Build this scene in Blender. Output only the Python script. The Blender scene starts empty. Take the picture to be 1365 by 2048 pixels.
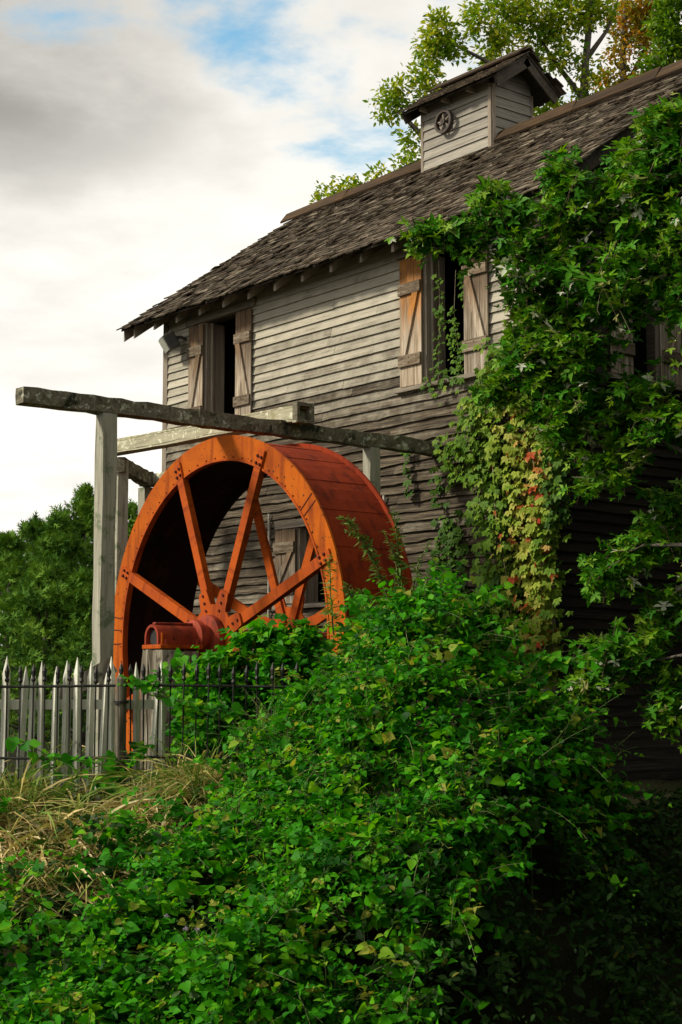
import bpy, math, random
import numpy as np
from mathutils import Vector, Matrix

SC = bpy.context.scene
COL = SC.collection
rnd = random.Random(7)
rg = np.random.default_rng(11)
rad = math.radians

# ------------------------------------------------------------------ camera
CAM_P = np.array([20.407, -13.0, 1.7])
YAW, PITCH, FPX = rad(50.95), rad(6.228), 3079.0
cd = bpy.data.cameras.new('camera')
cam = bpy.data.objects.new('camera', cd)
COL.objects.link(cam)
cam.location = CAM_P
cam.rotation_euler = (math.pi / 2 + PITCH, 0, YAW)
cd.sensor_fit = 'VERTICAL'
cd.sensor_height = 36.0
cd.sensor_width = 24.0
cd.lens = FPX / 2048 * 36
cd.clip_start = 0.1
cd.clip_end = 2000
SC.camera = cam
FW = np.array([-math.sin(YAW), math.cos(YAW), 0.0])     # level view direction
RT = np.array([math.cos(YAW), math.sin(YAW), 0.0])      # to the right
_f3 = FW * math.cos(PITCH) + np.array([0, 0, math.sin(PITCH)])
_u3 = -FW * math.sin(PITCH) + np.array([0, 0, math.cos(PITCH)])


def uv2w(u, v, z):
    """ground coordinates: u metres to the right of the viewpoint, v metres in front of it"""
    return CAM_P * [1, 1, 0] + RT * u + FW * v + np.array([0, 0, z])


def sight(px, py, d):
    return CAM_P + d * (_f3 + RT * ((px - 682.5) / FPX) + _u3 * ((1024 - py) / FPX))


# ------------------------------------------------------------------ sun, sky, exposure
SUN_DIR = Vector((-0.47, -0.72, 0.62)).normalized()      # towards the sun
sd = bpy.data.lights.new('sun', 'SUN')
sd.energy = 3.0
sd.angle = rad(8)
sd.color = (1.0, 0.92, 0.76)
sun = bpy.data.objects.new('sun', sd)
COL.objects.link(sun)
sun.location = (0, -20, 30)
sun.rotation_euler = SUN_DIR.to_track_quat('Z', 'Y').to_euler()

SC.view_settings.view_transform = 'Standard'
SC.view_settings.look = 'None'
SC.view_settings.gamma = 1
SC.view_settings.exposure = 0.55
SC.view_settings.use_curve_mapping = False


class NT:
    """small helper to write node trees"""
    def __init__(s, tree):
        s.t = tree
        tree.nodes.clear()

    def n(s, typ, ins=None, **kw):
        nd = s.t.nodes.new(typ)
        for k, v in kw.items():
            setattr(nd, k, v)
        for k, v in (ins or {}).items():
            if isinstance(v, bpy.types.NodeSocket):
                s.t.links.new(v, nd.inputs[k])
            else:
                nd.inputs[k].default_value = v
        return nd

    def math(s, op, a, b=0.0, c=0.0, clamp=False):
        nd = s.n('ShaderNodeMath', {0: a, 1: b, 2: c}, operation=op, use_clamp=clamp)
        return nd.outputs[0]

    def mix(s, f, a, b, mode='MIX'):
        nd = s.n('ShaderNodeMix', data_type='RGBA', blend_type=mode)
        for sk, v in ((nd.inputs[0], f), (nd.inputs[6], a), (nd.inputs[7], b)):
            if isinstance(v, bpy.types.NodeSocket):
                s.t.links.new(v, sk)
            else:
                sk.default_value = v if not isinstance(v, tuple) or len(v) == 4 else (*v, 1)
        return nd.outputs[2]

    def ramp(s, f, stops, interp='LINEAR'):
        nd = s.n('ShaderNodeValToRGB', {0: f})
        cr = nd.color_ramp
        cr.interpolation = interp
        while len(cr.elements) < len(stops):
            cr.elements.new(0.5)
        for e, (p, c) in zip(cr.elements, stops):
            e.position = p
            e.color = (*c, 1) if isinstance(c, tuple) else (c, c, c, 1)
        return nd.outputs[0]

    def noise(s, vec, scale, detail=4, rough=0.55, dist=0.0):
        return s.n('ShaderNodeTexNoise', {'Vector': vec, 'Scale': scale, 'Detail': detail, 'Roughness': rough,
                                          'Distortion': dist}).outputs[0]

    def smooth(s, v, lo, hi):
        return s.n('ShaderNodeMapRange', {0: v, 1: lo, 2: hi, 3: 0.0, 4: 1.0}, interpolation_type='SMOOTHSTEP').outputs[0]


world = bpy.data.worlds.new('World')
SC.world = world
world.use_nodes = True
w = NT(world.node_tree)
geo = w.n('ShaderNodeTexCoord').outputs['Generated']
sky = w.n('ShaderNodeTexSky', sky_type='NISHITA', sun_disc=False)
sky.sun_elevation = math.asin(SUN_DIR.z)
sky.sun_rotation = math.atan2(SUN_DIR.x, SUN_DIR.y)
sky.air_density = 1.6
sky.dust_density = 0.3
blue = w.mix(1.0, sky.outputs[0], (0.075, 0.115, 0.125), 'MULTIPLY')
# clouds: billowing sheet projected on a plane overhead, thick and white lower down
sep = w.n('ShaderNodeSeparateXYZ', {0: geo})
zc = w.math('MAXIMUM', w.math('ADD', sep.outputs[2], 0.12), 0.06)
px_ = w.math('DIVIDE', sep.outputs[0], zc)
py_ = w.math('DIVIDE', sep.outputs[1], zc)
pv = w.n('ShaderNodeCombineXYZ', {0: px_, 1: py_, 2: 0.37}).outputs[0]
n1 = w.noise(pv, 1.5, 8, 0.56, 0.15)
n2 = w.noise(pv, 4.2, 7, 0.6, 0.1)
dens = w.math('ADD', w.math('MULTIPLY', n1, 0.62), w.math('MULTIPLY', n2, 0.38))


def blob(px, py, lo, hi):
    d = sight(px, py, 1.0) - CAM_P
    d = d / np.linalg.norm(d)
    dt = w.n('ShaderNodeVectorMath', {0: geo, 1: tuple(d)}, operation='DOT_PRODUCT').outputs['Value']
    return w.smooth(dt, math.cos(rad(lo)), math.cos(rad(hi)))


gap = w.math('ADD', w.math('MULTIPLY', blob(680, 90, 7.0, 0.5), 0.105),
             w.math('MULTIPLY', blob(1130, 130, 6.0, 1.0), 0.05))
gap = w.math('ADD', gap, w.math('MULTIPLY', blob(450, 0, 3.6, 0.3), 0.085))
lowc = w.smooth(sep.outputs[2], 0.36, 0.14)                        # the sheet closes towards the horizon
n3 = w.noise(pv, 3.0, 6, 0.5, 0.2)
cov = w.math('SUBTRACT', w.math('ADD', w.math('ADD', w.math('MULTIPLY', n3, 0.6), w.math('MULTIPLY', n2, 0.4)), w.math('MULTIPLY', lowc, 0.35)), gap)
cmask = w.smooth(cov, 0.30, 0.44)
thick = w.smooth(dens, 0.40, 0.66)
greyn = w.math('MULTIPLY', blob(-90, -140, 11.8, 0.5), w.math('ADD', 0.6, w.math('MULTIPLY', w.smooth(n1, 0.30, 0.62), 0.4)))
bright = w.math('SUBTRACT', 0.77, w.math('MULTIPLY', thick, 0.17))
bright = w.math('SUBTRACT', bright, w.math('MULTIPLY', w.smooth(sep.outputs[2], 0.26, 0.55), 0.20))
bright = w.math('SUBTRACT', bright, w.math('MULTIPLY', greyn, 0.34))
bright = w.math('ADD', bright, w.math('MULTIPLY', lowc, 0.06))
cl = w.n('ShaderNodeCombineColor', {0: bright, 1: w.math('MULTIPLY', bright, 0.965), 2: w.math('MULTIPLY', bright, 0.89)}).outputs[0]
skycol = w.mix(cmask, blue, cl)
bg = w.n('ShaderNodeBackground', {'Color': skycol, 'Strength': 1.0})
wo = w.n('ShaderNodeOutputWorld', {'Surface': bg.outputs[0]})


# ------------------------------------------------------------------ materials
def new_mat(name):
    m = bpy.data.materials.new(name)
    m.use_nodes = True
    return m, NT(m.node_tree)


def finish(t, col, rough=0.8, bump=None, bstr=0.3, bdist=0.01, spec=0.3, metal=0.0):
    ins = {'Base Color': col, 'Roughness': rough, 'Specular IOR Level': spec, 'Metallic': metal}
    if bump is not None:
        ins['Normal'] = t.n('ShaderNodeBump', {'Strength': bstr, 'Distance': bdist, 'Height': bump}).outputs[0]
    b = t.n('ShaderNodeBsdfPrincipled', ins)
    t.n('ShaderNodeOutputMaterial', {'Surface': b.outputs[0]})


def obj_coords(t, scale=(1, 1, 1), seed=True):
    tc = t.n('ShaderNodeTexCoord').outputs['Object']
    if seed:
        r = t.n('ShaderNodeObjectInfo').outputs['Random']
        off = t.n('ShaderNodeCombineXYZ', {0: t.math('MULTIPLY', r, 57.0), 1: t.math('MULTIPLY', r, 31.0),
                                           2: t.math('MULTIPLY', r, 83.0)}).outputs[0]
        tc = t.n('ShaderNodeVectorMath', {0: tc, 1: off}, operation='ADD').outputs[0]
    return tc, t.n('ShaderNodeVectorMath', {0: tc, 1: scale}, operation='MULTIPLY').outputs[0]


def wood(name, dark, mid, light, grain=(2, 40, 40), lichen=None, lamt=0.0, moss=None, mamt=0.0, weather=False, bstr=0.5, stain=None, vary=0.25):
    m, t = new_mat(name)
    tc, gc = obj_coords(t, grain)
    g = t.noise(gc, 1.0, 5, 0.65)
    g2 = t.noise(gc, 3.3, 3, 0.6)
    br = t.noise(tc, 2.3, 4, 0.6)
    gg = t.math('ADD', t.math('MULTIPLY', g, 0.6), t.math('MULTIPLY', g2, 0.4))
    col = t.ramp(gg, [(0.30, dark), (0.47, mid), (0.68, light)])
    blot = t.smooth(br, 0.35, 0.7)
    col = t.mix(t.math('MULTIPLY', blot, 0.28), col, mid)
    if weather:
        a = t.n('ShaderNodeAttribute', attribute_type='OBJECT', attribute_name='weather').outputs['Fac']
        wcol = t.ramp(gg, [(0.36, (0.008, 0.006, 0.004)), (0.51, (0.068, 0.052, 0.034)), (0.70, (0.25, 0.205, 0.14))])
        patch = t.noise(tc, 3.1, 5, 0.65)
        wf = t.smooth(t.math('ADD', t.math('MULTIPLY', a, 1.05), t.math('MULTIPLY', t.math('SUBTRACT', patch, 0.5), 1.1)), 0.12, 1.0)
        col = t.mix(wf, col, wcol)
        streak = t.smooth(t.noise(gc, 0.55, 6, 0.7), 0.56, 0.70)
        col = t.mix(t.math('MULTIPLY', streak, t.math('ADD', 0.12, t.math('MULTIPLY', a, 0.65))), col, (0.016, 0.012, 0.008))
    if stain is not None:
        zz = t.n('ShaderNodeSeparateXYZ', {0: t.n('ShaderNodeTexCoord').outputs['Generated']}).outputs[2]
        sf = t.smooth(t.math('ADD', zz, t.math('MULTIPLY', t.math('SUBTRACT', g, 0.5), 1.5)), 0.38, 0.80)
        col = t.mix(t.math('MULTIPLY', sf, 0.85), col, t.mix(blot, stain, tuple(c * 0.35 for c in stain)))
    if lichen is not None:
        l = t.smooth(t.noise(tc, 11.0, 6, 0.7, 0.6), 0.64 - lamt, 0.70 - lamt)
        col = t.mix(l, col, lichen)
    if moss is not None:
        l = t.smooth(t.noise(tc, 4.0, 6, 0.7, 0.3), 0.62 - mamt, 0.74 - mamt)
        col = t.mix(l, col, moss)
    r = t.n('ShaderNodeObjectInfo').outputs['Random']
    v = t.math('ADD', 1.0 - vary, t.math('MULTIPLY', r, 2 * vary))
    col = t.mix(1.0, col, t.n('ShaderNodeCombineColor', {0: v, 1: v, 2: v}).outputs[0], 'MULTIPLY')
    finish(t, col, 0.88, gg, bstr, 0.008, 0.2)
    return m


W_CLAP = wood('weathered_clapboard', (0.14, 0.125, 0.092), (0.385, 0.355, 0.28), (0.52, 0.485, 0.395), (1.3, 30, 46), weather=True, vary=0.14)
W_GABLE = wood('shade_blackened_clapboard', (0.008, 0.007, 0.005), (0.024, 0.020, 0.015), (0.060, 0.050, 0.038), (1.3, 30, 46), vary=0.35)  # gable-end shade painted into near-black board colours
W_CUP = wood('grey_clapboard', (0.09, 0.08, 0.065), (0.25, 0.23, 0.195), (0.40, 0.37, 0.315), (1.6, 26, 40), vary=0.16)
W_TRIM = wood('trim_wood', (0.09, 0.075, 0.055), (0.23, 0.19, 0.145), (0.38, 0.33, 0.27), (30, 30, 1.2), vary=0.2)
W_TRIMX = wood('trim_wood_long', (0.08, 0.065, 0.05), (0.22, 0.185, 0.14), (0.37, 0.32, 0.26), (1.2, 30, 30), vary=0.2)
W_SHUT = wood('shutter_wood', (0.040, 0.025, 0.015), (0.26, 0.20, 0.14), (0.68, 0.62, 0.52), (19, 19, 0.9), stain=(0.17, 0.10, 0.05), vary=0.25)
W_SHUTO = wood('orange_shutter_wood', (0.055, 0.035, 0.02), (0.32, 0.245, 0.165), (0.68, 0.62, 0.52), (19, 19, 0.9), stain=(0.46, 0.165, 0.012), vary=0.1)
W_SHUTX = wood('shutter_batten_wood', (0.035, 0.024, 0.015), (0.13, 0.095, 0.06), (0.36, 0.31, 0.24), (2.0, 26, 26), vary=0.3)
W_DARK = wood('dark_inner_wood', (0.02, 0.016, 0.012), (0.055, 0.045, 0.034), (0.10, 0.085, 0.065), (2, 20, 20))
W_SHING = wood('roof_shingle_wood', (0.022, 0.016, 0.010), (0.072, 0.054, 0.036), (0.20, 0.160, 0.110), (22, 1.6, 22), vary=0.55, bstr=0.8)
W_RIDGE = wood('ridge_wood', (0.016, 0.011, 0.007), (0.040, 0.025, 0.013), (0.11, 0.058, 0.02), (1.5, 20, 20))
W_POST = wood('post_wood', (0.05, 0.048, 0.034), (0.30, 0.29, 0.225), (0.46, 0.44, 0.36), (26, 26, 0.9), lichen=(0.24, 0.27, 0.19), lamt=0.0, moss=(0.14, 0.17, 0.10), mamt=0.10, vary=0.1)
W_BEAM = wood('mossy_beam_wood', (0.035, 0.032, 0.02), (0.125, 0.11, 0.075), (0.26, 0.235, 0.165), (2, 22, 22), lichen=(0.42, 0.43, 0.33), lamt=0.085, moss=(0.022, 0.024, 0.014), mamt=0.10, vary=0.1, bstr=0.9)
W_FLUME = wood('pale_lichen_wood', (0.15, 0.14, 0.09), (0.34, 0.32, 0.22), (0.48, 0.45, 0.33), (2, 24, 24), lichen=(0.62, 0.62, 0.46), lamt=0.09, moss=(0.2, 0.2, 0.07), mamt=0.03, vary=0.1)
W_PICK = wood('picket_wood', (0.20, 0.19, 0.15), (0.60, 0.60, 0.51), (0.78, 0.78, 0.68), (30, 30, 1.5), moss=(0.035, 0.035, 0.026), mamt=0.02, vary=0.2)
W_STUMP = wood('pedestal_wood', (0.03, 0.024, 0.016), (0.13, 0.11, 0.08), (0.46, 0.43, 0.34), (12, 12, 0.8), lichen=(0.36, 0.36, 0.27), lamt=0.02, moss=(0.04, 0.035, 0.025), mamt=0.06)


def paint(name, base, dark, rust, sheen=0.5, spots=0.0):
    m, t = new_mat(name)
    tc, gc = obj_coords(t, (1, 1, 1), seed=False)
    a = t.noise(tc, 1.7, 6, 0.6)
    b = t.noise(tc, 14.0, 5, 0.65)
    col = t.ramp(a, [(0.36, dark), (0.60, base)])
    st = t.noise(t.n('ShaderNodeVectorMath', {0: tc, 1: (7, 7, 0.7)}, operation='MULTIPLY').outputs[0], 1.0, 5, 0.6)
    col = t.mix(t.math('MULTIPLY', t.smooth(st, 0.48, 0.66), 0.70), col, rust)
    col = t.mix(t.math('MULTIPLY', t.smooth(b, 0.55, 0.72), 0.35), col, tuple(c * 0.5 for c in rust))
    if spots:
        s_ = t.smooth(t.noise(tc, 26.0, 3, 0.5), 0.70 - spots, 0.74 - spots)
        col = t.mix(s_, col, (0.05, 0.022, 0.012))
    finish(t, col, sheen + .12, b, 0.12, 0.004, 0.10)
    return m


P_WHEEL = paint('orange_wheel_paint', (0.47, 0.104, 0.004), (0.35, 0.068, 0.004), (0.17, 0.026, 0.004), 0.62, 0.045)
P_SPOKE = paint('orange_spoke_paint', (0.44, 0.080, 0.006), (0.32, 0.052, 0.006), (0.17, 0.026, 0.006), 0.58)
P_BUCKET = paint('red_oxide_bucket', (0.28, 0.036, 0.008), (0.19, 0.024, 0.007), (0.09, 0.013, 0.006), 0.65)
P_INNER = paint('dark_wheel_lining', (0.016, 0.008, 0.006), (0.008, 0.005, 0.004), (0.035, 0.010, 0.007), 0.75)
P_BEAR = paint('red_bearing_paint', (0.33, 0.05, 0.022), (0.20, 0.030, 0.016), (0.08, 0.020, 0.012), 0.5, 0.04)
P_RIVET = paint('rivet_rust', (0.20, 0.035, 0.010), (0.12, 0.02, 0.008), (0.06, 0.014, 0.008), 0.6)
P_BOLT = paint('rivet_rust_dark', (0.11, 0.022, 0.010), (0.06, 0.014, 0.008), (0.03, 0.010, 0.008), 0.6)


def plain(name, c, rough=0.6, metal=0.0, spec=0.4, vary=0.4, sc=9.0):
    m, t = new_mat(name)
    tc, gc = obj_coords(t)
    a = t.noise(tc, sc, 5, 0.6)
    col = t.ramp(a, [(0.35, tuple(x * (1 - vary) for x in c)), (0.65, tuple(min(1, x * (1 + vary * 0.6)) for x in c))])
    finish(t, col, rough, a, 0.2, 0.004, spec, metal)
    return m


M_IRON = plain('black_iron', (0.022, 0.020, 0.018), 0.6, 0.2)
M_RUSTIRON = plain('rusty_iron', (0.055, 0.040, 0.032), 0.7, 0.2)
M_PIPE = plain('pale_pipe', (0.42, 0.39, 0.33), 0.7)
M_LAMP = plain('lamp_housing', (0.05, 0.048, 0.042), 0.5)
M_GLASS = plain('lamp_dusty_glass', (0.42, 0.43, 0.36), 0.25, vary=0.15)
M_BLACK = plain('dark_interior', (0.012, 0.011, 0.010), 0.95, spec=0.05)  # near-black base for floors, partition and lean-to wall
M_BARK = plain('grey_bark', (0.11, 0.095, 0.075), 0.9, vary=0.5, sc=6)
M_STEM = plain('green_stem', (0.09, 0.12, 0.03), 0.7)
M_TWIG = plain('pale_dry_twig', (0.34, 0.29, 0.19), 0.8)
M_BROWNTWIG = plain('brown_twig', (0.11, 0.075, 0.045), 0.85)


def leafmat(name, stops, trans=0.32, tint=(1.25, 1.15, 0.5), rough=0.55, spec=0.14):
    m, t = new_mat(name)
    a = t.n('ShaderNodeAttribute', attribute_type='GEOMETRY', attribute_name='tone').outputs['Fac']
    col = t.ramp(a, stops)
    tc = t.n('ShaderNodeTexCoord').outputs['Object']
    n = t.noise(tc, 30.0, 3, 0.6)
    v = t.math('ADD', 0.72, t.math('MULTIPLY', n, 0.56))
    col = t.mix(1.0, col, t.n('ShaderNodeCombineColor', {0: v, 1: v, 2: v}).outputs[0], 'MULTIPLY')
    b = t.n('ShaderNodeBsdfPrincipled', {'Base Color': col, 'Roughness': rough, 'Specular IOR Level': spec})
    tr = t.n('ShaderNodeBsdfTranslucent', {'Color': t.mix(1.0, col, tint, 'MULTIPLY')})
    mx = t.n('ShaderNodeMixShader', {0: trans, 1: b.outputs[0], 2: tr.outputs[0]})
    t.n('ShaderNodeOutputMaterial', {'Surface': mx.outputs[0]})
    return m


L_VINE = leafmat('vine_leaf', [(0.0, (0.006, 0.066, 0.002)), (0.35, (0.018, 0.165, 0.002)), (0.7, (0.060, 0.330, 0.004)), (0.93, (0.19, 0.46, 0.010)), (1.0, (0.32, 0.34, 0.05))], 0.42)
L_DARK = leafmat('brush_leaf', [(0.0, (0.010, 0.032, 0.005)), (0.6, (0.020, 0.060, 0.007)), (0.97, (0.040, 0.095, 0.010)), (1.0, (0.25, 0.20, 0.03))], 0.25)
L_MAPLE = leafmat('maple_leaf', [(0.0, (0.018, 0.095, 0.005)), (0.5, (0.052, 0.220, 0.006)), (0.85, (0.17, 0.36, 0.014)), (0.945, (0.22, 0.36, 0.03)), (0.955, (0.52, 0.57, 0.42)), (1.0, (0.66, 0.68, 0.54))], 0.30)
L_CREEP = leafmat('creeper_leaf', [(0.0, (0.026, 0.085, 0.008)), (0.33, (0.11, 0.225, 0.014)), (0.60, (0.32, 0.40, 0.045)), (0.78, (0.50, 0.43, 0.10)), (0.87, (0.46, 0.26, 0.07)), (0.93, (0.42, 0.09, 0.02)), (1.0, (0.40, 0.035, 0.015))], 0.30, (1.1, 1.0, 0.6))
L_BACK = leafmat('crown_leaf', [(0.0, (0.03, 0.09, 0.008)), (0.4, (0.11, 0.24, 0.010)), (0.75, (0.26, 0.38, 0.014)), (1.0, (0.48, 0.48, 0.03))], 0.42)
L_AUT = leafmat('autumn_crown_leaf', [(0.0, (0.05, 0.09, 0.010)), (0.4, (0.17, 0.20, 0.015)), (0.75, (0.34, 0.24, 0.02)), (1.0, (0.48, 0.20, 0.02))], 0.42)
L_CEDAR = leafmat('cedar_foliage', [(0.0, (0.014, 0.055, 0.008)), (0.5, (0.055, 0.150, 0.014)), (1.0, (0.15, 0.28, 0.024))], 0.12, rough=0.7, spec=0.1)
L_STRAW = leafmat('dry_grass_blade', [(0.0, (0.07, 0.17, 0.015)), (0.3, (0.20, 0.29, 0.05)), (0.5, (0.46, 0.37, 0.13)), (0.8, (0.66, 0.52, 0.23)), (1.0, (0.78, 0.66, 0.38))], 0.25, (1, 0.95, 0.7), 0.7, 0.15)
L_WEED = leafmat('weed_leaf', [(0.0, (0.05, 0.13, 0.02)), (0.6, (0.12, 0.22, 0.04)), (1.0, (0.36, 0.36, 0.10))], 0.3)
L_FLOW = leafmat('lavender_petal', [(0.0, (0.42, 0.34, 0.50)), (1.0, (0.62, 0.55, 0.66))], 0.2, (1, 1, 1))

m_, t_ = new_mat('bank_soil')
tc_ = t_.n('ShaderNodeTexCoord').outputs['Object']
a_ = t_.noise(tc_, 1.3, 8, 0.65)
b_ = t_.noise(tc_, 22.0, 6, 0.7)
finish(t_, t_.mix(t_.smooth(b_, 0.4, 0.65), t_.ramp(a_, [(0.35, (0.008, 0.014, 0.004)), (0.65, (0.020, 0.024, 0.008))]), (0.026, 0.022, 0.010)), 0.95, b_, 0.6, 0.05, 0.1)
M_SOIL = m_


# ------------------------------------------------------------------ mesh helpers
class MB:
    def __init__(s):
        s.v, s.f = [], []

    def add(s, vs, fs):
        o = len(s.v)
        s.v += [tuple(p) for p in vs]
        s.f += [tuple(i + o for i in q) for q in fs]
        return s

    def hexa(s, p):
        return s.add(p, [(3, 2, 1, 0), (4, 5, 6, 7), (0, 1, 5, 4), (1, 2, 6, 5), (2, 3, 7, 6), (3, 0, 4, 7)])

    def box(s, x0, x1, y0, y1, z0, z1, mat=None):
        p = [(x0, y0, z0), (x1, y0, z0), (x1, y1, z0), (x0, y1, z0), (x0, y0, z1), (x1, y0, z1), (x1, y1, z1), (x0, y1, z1)]
        if mat is not None:
            p = [tuple(mat @ Vector(q)) for q in p]
        return s.hexa(p)

    def tube(s, pts, radii, n=6, cap=True):
        pts = [Vector(p) for p in pts]
        o = len(s.v)
        a = Vector((0, 0, 1))
        for i, p in enumerate(pts):
            d = (pts[min(i + 1, len(pts) - 1)] - pts[max(i - 1, 0)]).normalized()
            if abs(d.dot(a)) > 0.95:
                a = Vector((1, 0, 0))
            x = d.cross(a).normalized()
            y = d.cross(x)
            a = -y if False else a
            for k in range(n):
                t = 2 * math.pi * k / n
                q = p + (x * math.cos(t) + y * math.sin(t)) * radii[i]
                s.v.append(tuple(q))
        for i in range(len(pts) - 1):
            for k in range(n):
                k2 = (k + 1) % n
                s.f.append((o + i * n + k, o + i * n + k2, o + (i + 1) * n + k2, o + (i + 1) * n + k))
        if cap:
            s.f.append(tuple(o + k for k in reversed(range(n))))
            s.f.append(tuple(o + (len(pts) - 1) * n + k for k in range(n)))
        return s

    def ring(s, prof, n=96, a0=0.0, a1=2 * math.pi, closed=True):
        """revolve closed (r, y) profile about the local Y axis"""
        o = len(s.v)
        m = len(prof)
        cnt = n if closed else n + 1
        for i in range(cnt):
            t = a0 + (a1 - a0) * i / n
            for r, y in prof:
                s.v.append((r * math.cos(t), y, r * math.sin(t)))
        for i in range(n):
            j = (i + 1) % cnt
            for k in range(m):
                k2 = (k + 1) % m
                s.f.append((o + i * m + k, o + i * m + k2, o + j * m + k2, o + j * m + k))
        if not closed:
            s.f.append(tuple(o + k for k in range(m)))
            s.f.append(tuple(o + n * m + k for k in reversed(range(m))))
        return s

    def mesh(s, name, smooth=False):
        me = bpy.data.meshes.new(name)
        me.from_pydata(s.v, [], s.f)
        me.validate()
        me.update()
        if smooth:
            me.shade_smooth()
        return me

    def build(s, name, mat, parent=None, loc=None, smooth=False, bevel=0.0):
        me = s.mesh(name, smooth)
        me.materials.append(mat)
        o = link(name, me, parent, loc)
        if bevel:
            b = o.modifiers.new('bevel', 'BEVEL')
            b.width = bevel
            b.segments = 2
            b.limit_method = 'ANGLE'
        return o


def link(name, data, parent=None, loc=None):
    o = bpy.data.objects.new(name, data)
    COL.objects.link(o)
    if parent is not None:
        o.parent = parent
    if loc is not None:
        o.location = loc
    return o


def empty(name, label, cat, loc=(0, 0, 0), group=None):
    o = link(name, None, None, loc)
    o.empty_display_size = 0.2
    return tag(o, label, cat, group)


def tag(o, label=None, cat=None, group=None, kind=None):
    for k, v in (('label', label), ('category', cat), ('group', group), ('kind', kind)):
        if v:
            o[k] = v
    return o


def rough_beam(p0, p1, w_, h_, seg=0.25, jit=0.012, up=(0, 0, 1), taper=1.0):
    """hewn timber from p0 to p1 with uneven faces; vertices relative to p0"""
    mb = MB()
    p0, p1 = Vector(p0), Vector(p1)
    d = p1 - p0
    L = d.length
    n = max(2, int(L / seg))
    t = d.normalized()
    s_ = t.cross(Vector(up)).normalized()
    u_ = s_.cross(t)
    prof = [(-.5, -.5), (0, -.5), (.5, -.5), (.5, 0), (.5, .5), (0, .5), (-.5, .5), (-.5, 0)]
    for i in range(n + 1):
        k = 1 + (taper - 1) * i / n
        c = t * (L * i / n)
        for a, b in prof:
            q = c + s_ * (a * w_ * k + rnd.uniform(-jit, jit)) + u_ * (b * h_ * k + rnd.uniform(-jit, jit))
            mb.v.append(tuple(q))
    for i in range(n):
        for k in range(8):
            k2 = (k + 1) % 8
            mb.f.append((i * 8 + k, i * 8 + k2, (i + 1) * 8 + k2, (i + 1) * 8 + k))
    mb.f.append(tuple(reversed(range(8))))
    mb.f.append(tuple(n * 8 + k for k in range(8)))
    return mb


def set_props(o, **kw):
    for k, v in kw.items():
        o[k] = v
    return o


# ------------------------------------------------------------------ ground
def sstep(a, b, x):
    t = np.clip((x - a) / (b - a), 0, 1)
    return t * t * (3 - 2 * t)


def to_uv(P):
    d = np.asarray(P) - CAM_P
    return d @ RT, d @ FW


def ground_h(u, v):
    u, v = np.asarray(u, float), np.asarray(v, float)
    z = 0.1 - 1.55 * sstep(2.0, 5.5, v) + 0.25 * sstep(6.0, 9.5, v) + 1.75 * sstep(9.3, 13.9, v)
    z = z + 0.07 * np.sin(u * 2.1 + v) * np.sin(v * 1.7 - u * .6) + 0.03 * np.sin(u * 7.3 + 1) * np.sin(v * 6.1)
    X = CAM_P[0] + RT[0] * u + FW[0] * v
    Y = CAM_P[1] + RT[1] * u + FW[1] * v
    pit = sstep(3.2, 4.4, X) * (1 - sstep(8.4, 9.6, X)) * sstep(-4.6, -3.9, Y) * (1 - sstep(-1.9, -1.2, Y))
    z = z - 0.95 * pit
    z = z - 1.3 * sstep(0.3, 2.0, u - .10 - (v - 10) * .72) * (1 - sstep(12.5, 15.5, v)) * sstep(5, 7, v)
    return z


us = np.concatenate([-np.geomspace(300, 9, 14), np.linspace(-8, 8, 81), np.geomspace(9, 300, 14)])
vs = np.concatenate([-np.geomspace(200, 6, 8), np.linspace(-5, 24, 117), np.geomspace(25, 500, 18)])
UU, VV = np.meshgrid(us, vs)
ZZ = ground_h(UU, VV)
PP = CAM_P * [1, 1, 0] + UU[..., None] * RT + VV[..., None] * FW
PP[..., 2] = ZZ
nu, nv = len(us), len(vs)
faces = [(j * nu + i, j * nu + i + 1, (j + 1) * nu + i + 1, (j + 1) * nu + i) for j in range(nv - 1) for i in range(nu - 1)]
me = bpy.data.meshes.new('ground')
me.from_pydata(PP.reshape(-1, 3).tolist(), [], faces)
me.shade_smooth()
me.materials.append(M_SOIL)
tag(link('ground', me), kind='structure')

# ------------------------------------------------------------------ the mill
LEN, RIDGE_Y, RIDGE_Z, EAVE_Y, EAVE_Z = 8.15, 2.88, 9.66, -0.5, 7.24
TP = (RIDGE_Z - EAVE_Z) / (RIDGE_Y - EAVE_Y)
DEEP = 2 * RIDGE_Y
ZB = -0.4
mill = empty('mill_building', 'weathered grey clapboard mill with shingled roof and louvre-less roof cupola behind the orange wheel', 'building', (0, 0, 0))
mill['label'] = 'tall weathered clapboard mill with a shingled roof behind the orange wheel'

OPEN_F = [(1.126, 1.973, 5.44, 7.14), (6.11, 6.87, 5.44, 7.14), (3.47, 4.25, 2.76, 3.80)]
OPEN_G = [(1.55, 2.02, 5.40, 7.05)]


def wall_slab(x0, x1, z0, z1, opens):
    """rectangles of wall round the openings, in wall coordinates"""
    xs = sorted({x0, x1, *[o[0] for o in opens], *[o[1] for o in opens]})
    out = []
    for a, b in zip(xs, xs[1:]):
        hol = sorted([(o[2], o[3]) for o in opens if o[0] <= a and o[1] >= b])
        z = z0
        for h0, h1 in hol:
            out.append((a, b, z, h0))
            z = h1
        out.append((a, b, z, z1))
    return out


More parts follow.
